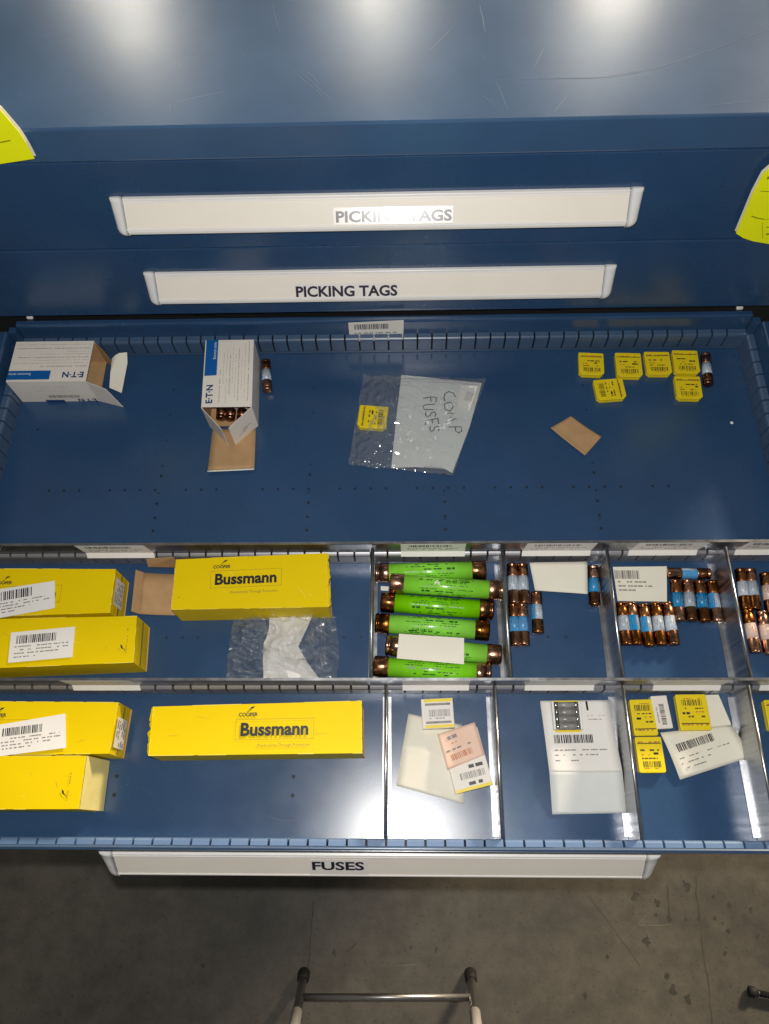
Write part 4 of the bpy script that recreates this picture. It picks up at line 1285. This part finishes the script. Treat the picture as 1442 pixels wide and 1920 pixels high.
# blank card over the small fuses
k = [V(p) for p in ((163.7, -311.0, 13.6), (229.4, -310.0, 13.6), (225.9, -348.9, 13.2), (167.5, -343.9, 12.0))]
mb = MB()
patch(mb, k[0], k[1], k[2], k[3], 'cream', lambda u, v: -4 * v * (1 - u) ** 2 * .0 + .6 * nz(u * 2, v * 2), 12, 8)
tag(mb.build("blank_card", None, loc=sum(k, V((0, 0, 0))) / 4, solid=.3), "blank cream card leaning on the partition among small fuses", "card")
k = [(259.3, -314.6, 8.0), (320.6, -314.2, 8.0), (315.2, -355.7, 6.0), (260.3, -354.8, 6.0)]
mb = sticker(None, k, 77, (.02, .10, .50, .25), ((.06, .42, .86, .04), (.06, .54, .7, .04), (.06, .66, .4, .04)), m='cream')
tag(mb.build("barcode_card", None, loc=sum((V(p) for p in k), V((0, 0, 0))) / 4), "small barcode card lying left of the upper row of four fuses", "card")
k = [(14.1, -397.1, 24.0), (84.6, -402.0, 24.0), (83.5, -430.6, 23.4), (11.5, -424.1, 23.4)]
poly_sheet("blank_card", k, .3, 'cream', "blank cream card lying across a green fuse", "card")
k = [(-7.0, -336.0, 6.0), (2.2, -336.7, 6.0), (1.6, -341.9, 6.0), (-7.0, -341.2, 6.0)]
poly_sheet("paper_scrap", k, .3, 'paper', "scrap of white paper showing between the ends of the green fuses", "paper")

# folded paper, salmon tag and small packs in the front row
k = [V(p) for p in ((23.7, -478.6, 1.5), (80.3, -490.2, 1.5), (79.5, -569.0, 1.5), (10.5, -551.3, 1.5))]
mb = MB()
patch(mb, k[0], k[1], k[2], k[3], 'cream', lambda u, v: (7 * (v / .48) if v < .48 else 7 * (1 - v) / .52) + .4, 8, 25)
tag(mb.build("folded_paper", None, loc=sum(k, V((0, 0, 0))) / 4, solid=.3), "creased blank cream paper under the salmon tag", "paper")

def pack(label, fit, h, z0, group):
    cx, cy, a, w, d = fit
    t = thing("fuse_pack", label, "fuse pack", (cx, cy, z0), a, group)
    return t, w, d
t, w, d = pack("small pack with a barcode sticker and yellow ends, touching the creased paper", (54.5, -480.1, 2.7, 33.9, 31.1), 9, 5.0, None)
mb = MB()
mb.box(-w / 2, w / 2, -d / 2, d / 2, 0, 8.2, 'wcard')
local_build(mb, "case", t, bevel=.8)
mb = MB()
for s in (-1, 1):
    mb.box(-w / 2 + 3, w / 2 - 1, s * d / 2 - 1.5 - s * 2.2, s * d / 2 + 1.5 - s * 2.2, 8.0, 8.5, 'yellow2')
local_build(mb, "yellow_edge", t)
mb = MB()
for s in (-1, 1):
    mb.box(-w / 2 + 4, w / 2 - 3, s * (d / 2 - 6.2) - 1.2, s * (d / 2 - 6.2) + 1.2, 8.0, 8.45, 'glasstube')
local_build(mb, "tube_window", t)
mb = MB()
f = (V((-w / 2 + 2, -d / 2 + 8, 8.3)), V((1, 0, 0)), V((0, 1, 0)), V((0, 0, 1)))
mb.rect(f, 0, 0, w - 3, d - 16, 'paper', .2)
mb.bars(f, 6, 4, w - 12, 7.5, 'greyink', 33, n=22, e=.35)
mb.line(f, 6, 1.8, w - 18, .9, 'greyink', 34, e=.35)
local_build(mb, "barcode_label", t)

t, w, d = pack("small carton with a white barcode label and yellow end, under the salmon tag", (83.0, -527.0, 13.7, 39.6, 58.3), 9, 5.5, None)
mb = MB()
mb.box(-w / 2, w / 2, -d / 2, d / 2, 0, 8, 'wcard')
local_build(mb, "case", t, bevel=.5)
mb = MB()
mb.box(-w / 2 + .5, w / 2 - .5, -d / 2 - .15, -d / 2 + 3, 1, 8.3, 'yellow2')
mb.box(-w / 2 - .2, -w / 2 + 12, d / 2 - 8, d / 2 + .2, 1, 8.3, 'yellow2')
local_build(mb, "yellow_edge", t)
mb = MB()
f = (V((-w / 2, -d / 2, 8.1)), V((1, 0, 0)), V((0, 1, 0)), V((0, 0, 1)))
mb.bars(f, 9, 11, w - 14, 6.5, 'greyink', 44, n=20, e=.2)
mb.line(f, w * .40, 4.4, 15, 3.2, 'ink', 12, e=.25)
mb.line(f, w * .5, 20.5, 15, 3.4, 'ink', 13, e=.25)
local_build(mb, "carton_print", t)
k = [(53.5, -502.2, 16.0), (92.8, -489.5, 15.0), (101.7, -522.2, 15.5), (62.7, -537.4, 15.5)]
TLs, TRs, BRs, BLs = [V(p) for p in k]
mb = MB()
patch(mb, TLs, TRs, BRs, BLs, 'salmon', lambda u, v: .8 * nz(u * 2, v * 2) + 1.2 * (1 - u) * v, 12, 12)
f = frame(BLs + V((0, 0, 2)), BRs + V((0, 0, 1.4)), TLs + V((0, 0, 2)))
mb.bars(f, 9, 6, 22, 6, 'redink', 51, n=18, e=.2)
mb.line(f, 12, 26.5, 10.5, 3.4, 'greyink', 57, fill=1)
mb.line(f, 14, 22, 6, .8, 'redink', 52); mb.line(f, 6, 15.5, 27, 1.6, 'greyink', 53, fill=.9)
tag(mb.build("salmon_tag", None, loc=sum((V(p) for p in k), V((0, 0, 0))) / 4, solid=.3), "salmon pink paper tag with a barcode lying on a small carton", "tag")

# long white paper with a pack of grey tubes
k = [V(p) for p in ((164.9, -465.2, 1.5), (237.3, -464.4, 1.5), (243.0, -576.6, 1.5), (168.1, -578.2, 1.5))]
zz = lambda v: (1.0 + 5 * v / .31) if v < .31 else (6 + 4 * (v - .31) / .34 if v < .65 else 10 - 9.4 * (v - .65) / .35)
mb = MB()
m2 = (k[0].lerp(k[3], .65), k[1].lerp(k[2], .65))
patch(mb, k[0], k[1], m2[1], m2[0], 'paper', lambda u, v: zz(v * .65), 8, 26)
patch(mb, m2[0], m2[1], k[2], k[3], 'greypaper', lambda u, v: zz(.65 + v * .35), 8, 14)
def pf(u, v, e=.35):
    p = k[0].lerp(k[1], u).lerp(k[3].lerp(k[2], u), v)
    return V((p.x, p.y, p.z + zz(v) + e))
fr = frame(pf(.0, .64), pf(1, .64), pf(0, .32))
W = (pf(1, .64) - pf(0, .64)).length
mb.bars(fr, 9, 27.5, 40, 8.5, 'ink', 55, e=.3)
for i, (v, w) in enumerate(((20, 54), (15, 46), (9.5, 24))): mb.line(fr, 8, v, w, 1.1, 'greyink', 56 + i, e=.3)
fr = frame(pf(.62, .22), pf(1, .22), pf(.62, .02))
mb.line(fr, 3, 4, 14, .8, 'greyink', 60, e=.3); mb.line(fr, 2, 8, 20, .8, 'paleink', 61, e=.3)
mb.rect(fr, 2.5, 14, 4.5, 24, 'ink', .3)
tag(mb.build("long_paper", None, loc=sum(k, V((0, 0, 0))) / 4, solid=.3), "long white paper folded in three with a barcode, pack of grey tubes on top", "paper")
t, w, d = pack("pack of four dark grey tubes on the long white paper", (190.1, -482.3, 0.4, 30.5, 30.8), 9, 7.0, None)
mb = MB()
mb.box(-w / 2 + 2, w / 2 - 1, -d / 2 - .8, d / 2 + .8, 0, 1.0, 'yellow2')
mb.box(-w / 2 + 1, w / 2 - .6, -d / 2 + 1.2, d / 2 - 1.2, .9, 3.0, 'greyink')
local_build(mb, "backing_card", t)
mb = MB()
for s in (-1, 1):
    mb.box(s * (w / 2 - 1.2) - 1.2, s * (w / 2 - 1.2) + 1.2, -d / 2 + 1, d / 2 - 1, .9, 7.5, 'cap')
local_build(mb, "pack_end", t, bevel=.6)
for i in range(4):
    yy = -d / 2 + 4.4 + i * (d - 8.8) / 3
    mb = MB()
    mb.lathe([(0, 3.4), (w - 6, 3.4)], (-w / 2 + 3, yy, 4.2), (w / 2 - 3, yy, 4.2), 'glasstube', 14)
    mb.lathe([(0, 3.5), (3.4, 3.55)], (-w / 2 + 3, yy, 4.2), (w / 2 - 3, yy, 4.2), 'chrome', 14)
    mb.lathe([(0, 3.55), (3.4, 3.5)], (w / 2 - 6.4, yy, 4.2), (w / 2, yy, 4.2), 'chrome', 14)
    local_build(mb, "glass_tube", t)

# folded label paper, white pack
k1 = [V(p) for p in ((330.2, -459.2, 1.2), (355.7, -458.6, 1.2), (362.8, -490.5, 2.6), (322.3, -497.1, 2.6))]
k2 = [V(p) for p in ((287.3, -498.4, 4.0), (362.3, -490.2, 4.0), (375.9, -522.3, 4.0), (300.4, -544.9, 4.0))]
mb = MB()
mb.slab(k1, .3, 'cream')
patch(mb, k2[0], k2[1], k2[2], k2[3], 'cream', lambda u, v: 2.5 * math.sin(math.pi * v) + .3 * nz(u, v), 10, 12)
fr = frame(k2[3] + V((0, 0, 2.6)), k2[2] + V((0, 0, 2.6)), k2[0] + V((0, 0, 2.6)))
mb.bars(fr, 10, 25, 40, 8, 'ink', 65, e=.3)
for i, (v, w) in enumerate(((18, 58), (13, 44), (8, 26))): mb.line(fr, 8, v, w, 1.1, 'greyink', 66 + i, e=.3)
tag(mb.build("folded_label", None, loc=sum(k2, V((0, 0, 0))) / 4, solid=.3), "folded cream paper with a barcode, in front of the wider yellow tin", "paper")
t, w, d = pack("small white pack with a sideways barcode between two yellow tins", (290.4, -477.9, 3.5, 17.0, 34.0), 9, .7, None)
mb = MB()
mb.box(-w / 2, w / 2, -d / 2, d / 2, 0, 8.8, 'wcard')
local_build(mb, "case", t, bevel=.8)
mb = MB()
f = (V((-w / 2 + 6, d / 2 - 4, 8.9)), V((0, -1, 0)), V((1, 0, 0)), V((0, 0, 1)))
mb.bars(f, 5, .5, 21, 5, 'ink', 71, n=18, e=.2)
mb.line(f, 8, -3, 16, 1, 'greyink', 72, e=.2)
local_build(mb, "carton_print", t)

# ------------------------------------------------------------------ lime tags on the cabinet front
def lime_tag(pts, y0, label, prints, bend):
    c = sum((V(p) for p in pts), V((0, 0, 0))) / len(pts)
    t = thing("lime_tag", label, "tag", c, group="fluorescent lime tags on the cabinet front")
    mb = MB()
    mb.slab([V(p) for p in pts], .5, 'lime', (0, -1, 0))
    mb.build("front_sheet", t)
    mb = MB()
    mb.slab([V(p) + V((bend, 3.2, .8)) for p in pts], .5, 'wcard', (0, -1, 0))
    mb.build("backing_sheet", t)
    mb = MB()
    for st, w in prints:
        mb.ribbon([V(p) + V((0, -.9, 0)) for p in st], w, 'limeink', n=(0, -1, 0))
    mb.build("printed_lines", t)
    return t
lime_tag([(-341.8, 6.0, 306.5), (-341.6, 6.0, 321.7), (-343.2, 6.0, 337.0), (-349.6, 6.0, 360.0), (-378.1, 6.0, 389.3), (-451.7, 6.0, 288.0), (-379.3, 6.0, 301.1)], 6, "fluorescent lime tag at the left edge, overlapping the cabinet's top edge",
         [([(-398.4, 6.0, 325.4), (-377.4, 6.0, 325.5), (-366.8, 6.0, 325.8), (-355.3, 6.0, 327.9)], 1.4)], 1.2)
lime_tag([(386.7, 6.0, 192.8), (397.7, 6.0, 185.6), (410.3, 6.0, 180.6), (429.7, 6.0, 176.2), (480.0, 6.0, 179.0), (432.6, 6.0, 286.5), (386.8, 6.0, 280.1), (382.2, 6.0, 271.3), (382.1, 6.0, 247.4)], 6, "fluorescent lime tag at the right edge, beside the upper closed drawer",
         [([(388.3, 6.0, 250.6), (397.9, 6.0, 249.7), (412.8, 6.0, 250.1)], 1.0), ([(393.3, 6.0, 217.5), (400.8, 6.0, 214.4), (408.3, 6.0, 212.7)], 1.4), ([(408.3, 6.0, 212.7), (423.9, 6.0, 213.1)], .7), ([(388.4, 6.0, 266.6), (398.8, 6.0, 269.6)], 4.0), ([(416.0, 6.0, 201.3), (423.1, 6.0, 201.9)], 1.5), ([(419.7, 6.0, 191.3), (431.0, 6.0, 191.8)], 2.5), ([(418.9, 6.0, 185.1), (408.1, 6.0, 209.0)], .5)], -1.0)

# ------------------------------------------------------------------ step stool and rod on the concrete
st = thing("step_stool", "grey tubular step stool with black feet standing on the concrete floor", "stool", (-18, -840, FZ))
la, lb_ = V((-172.2, -816.6, -794.0)), V((-168.3, -886.5, -640.0))
ra, rb_ = V((136.1, -813.8, -794.0)), V((133.6, -883.2, -640.0))
for a, b in ((la, lb_), (ra, rb_)):
    mb = MB()
    dv = (b - a)
    mb.tube(a, b + dv * .6, 7.8, 'tubemetal')
    lg = mb.build("leg", st)
    mb = MB()
    dn = dv.normalized()
    mb.lathe([(0, 8), (2, 11.2), (22, 11.0), (26, 9.0), (26, 7.9)], a - dn * 5, b, 'rubber', 18)
    mb.build("rubber_foot", lg)
    mb = MB()
    p0 = a + dv * (.63)
    mb.lathe([(0, 7.9), (0, 9.4), (60, 9.4), (160, 9.4)], p0, b + dv, 'sleeve', 18)
    mb.build("plastic_sleeve", lg)
mb = MB()
mb.tube(la + (lb_ - la) * .40, ra + (rb_ - ra) * .40, 6.2, 'tubemetal')
mb.build("crossbar", st)
rd = thing("metal_rod", "dark rod with a black knob tip lying on the concrete at the right edge", "rod", (644.7, -835.7, -800.0))
a, b = V((635.5, -835.1, -789.0)), V((648.4, -837.4, -789.0))
mb = MB()
mb.lathe([(0, 5), (2, 9), (12, 9.5), (15, 7), (18, 6)], a, b, 'rubber', 14)
mb.build("tip", rd)
mb = MB()
mb.tube(a + (b - a) * 1.6, a + (b - a) * 16, 5.5, 'rubber', 12)
mb.build("shaft", rd)
mb = MB()
mb.tube(a + (b - a) * .95, a + (b - a) * 1.75, 4.0, 'tubemetal', 12)
mb.build("collar", rd)
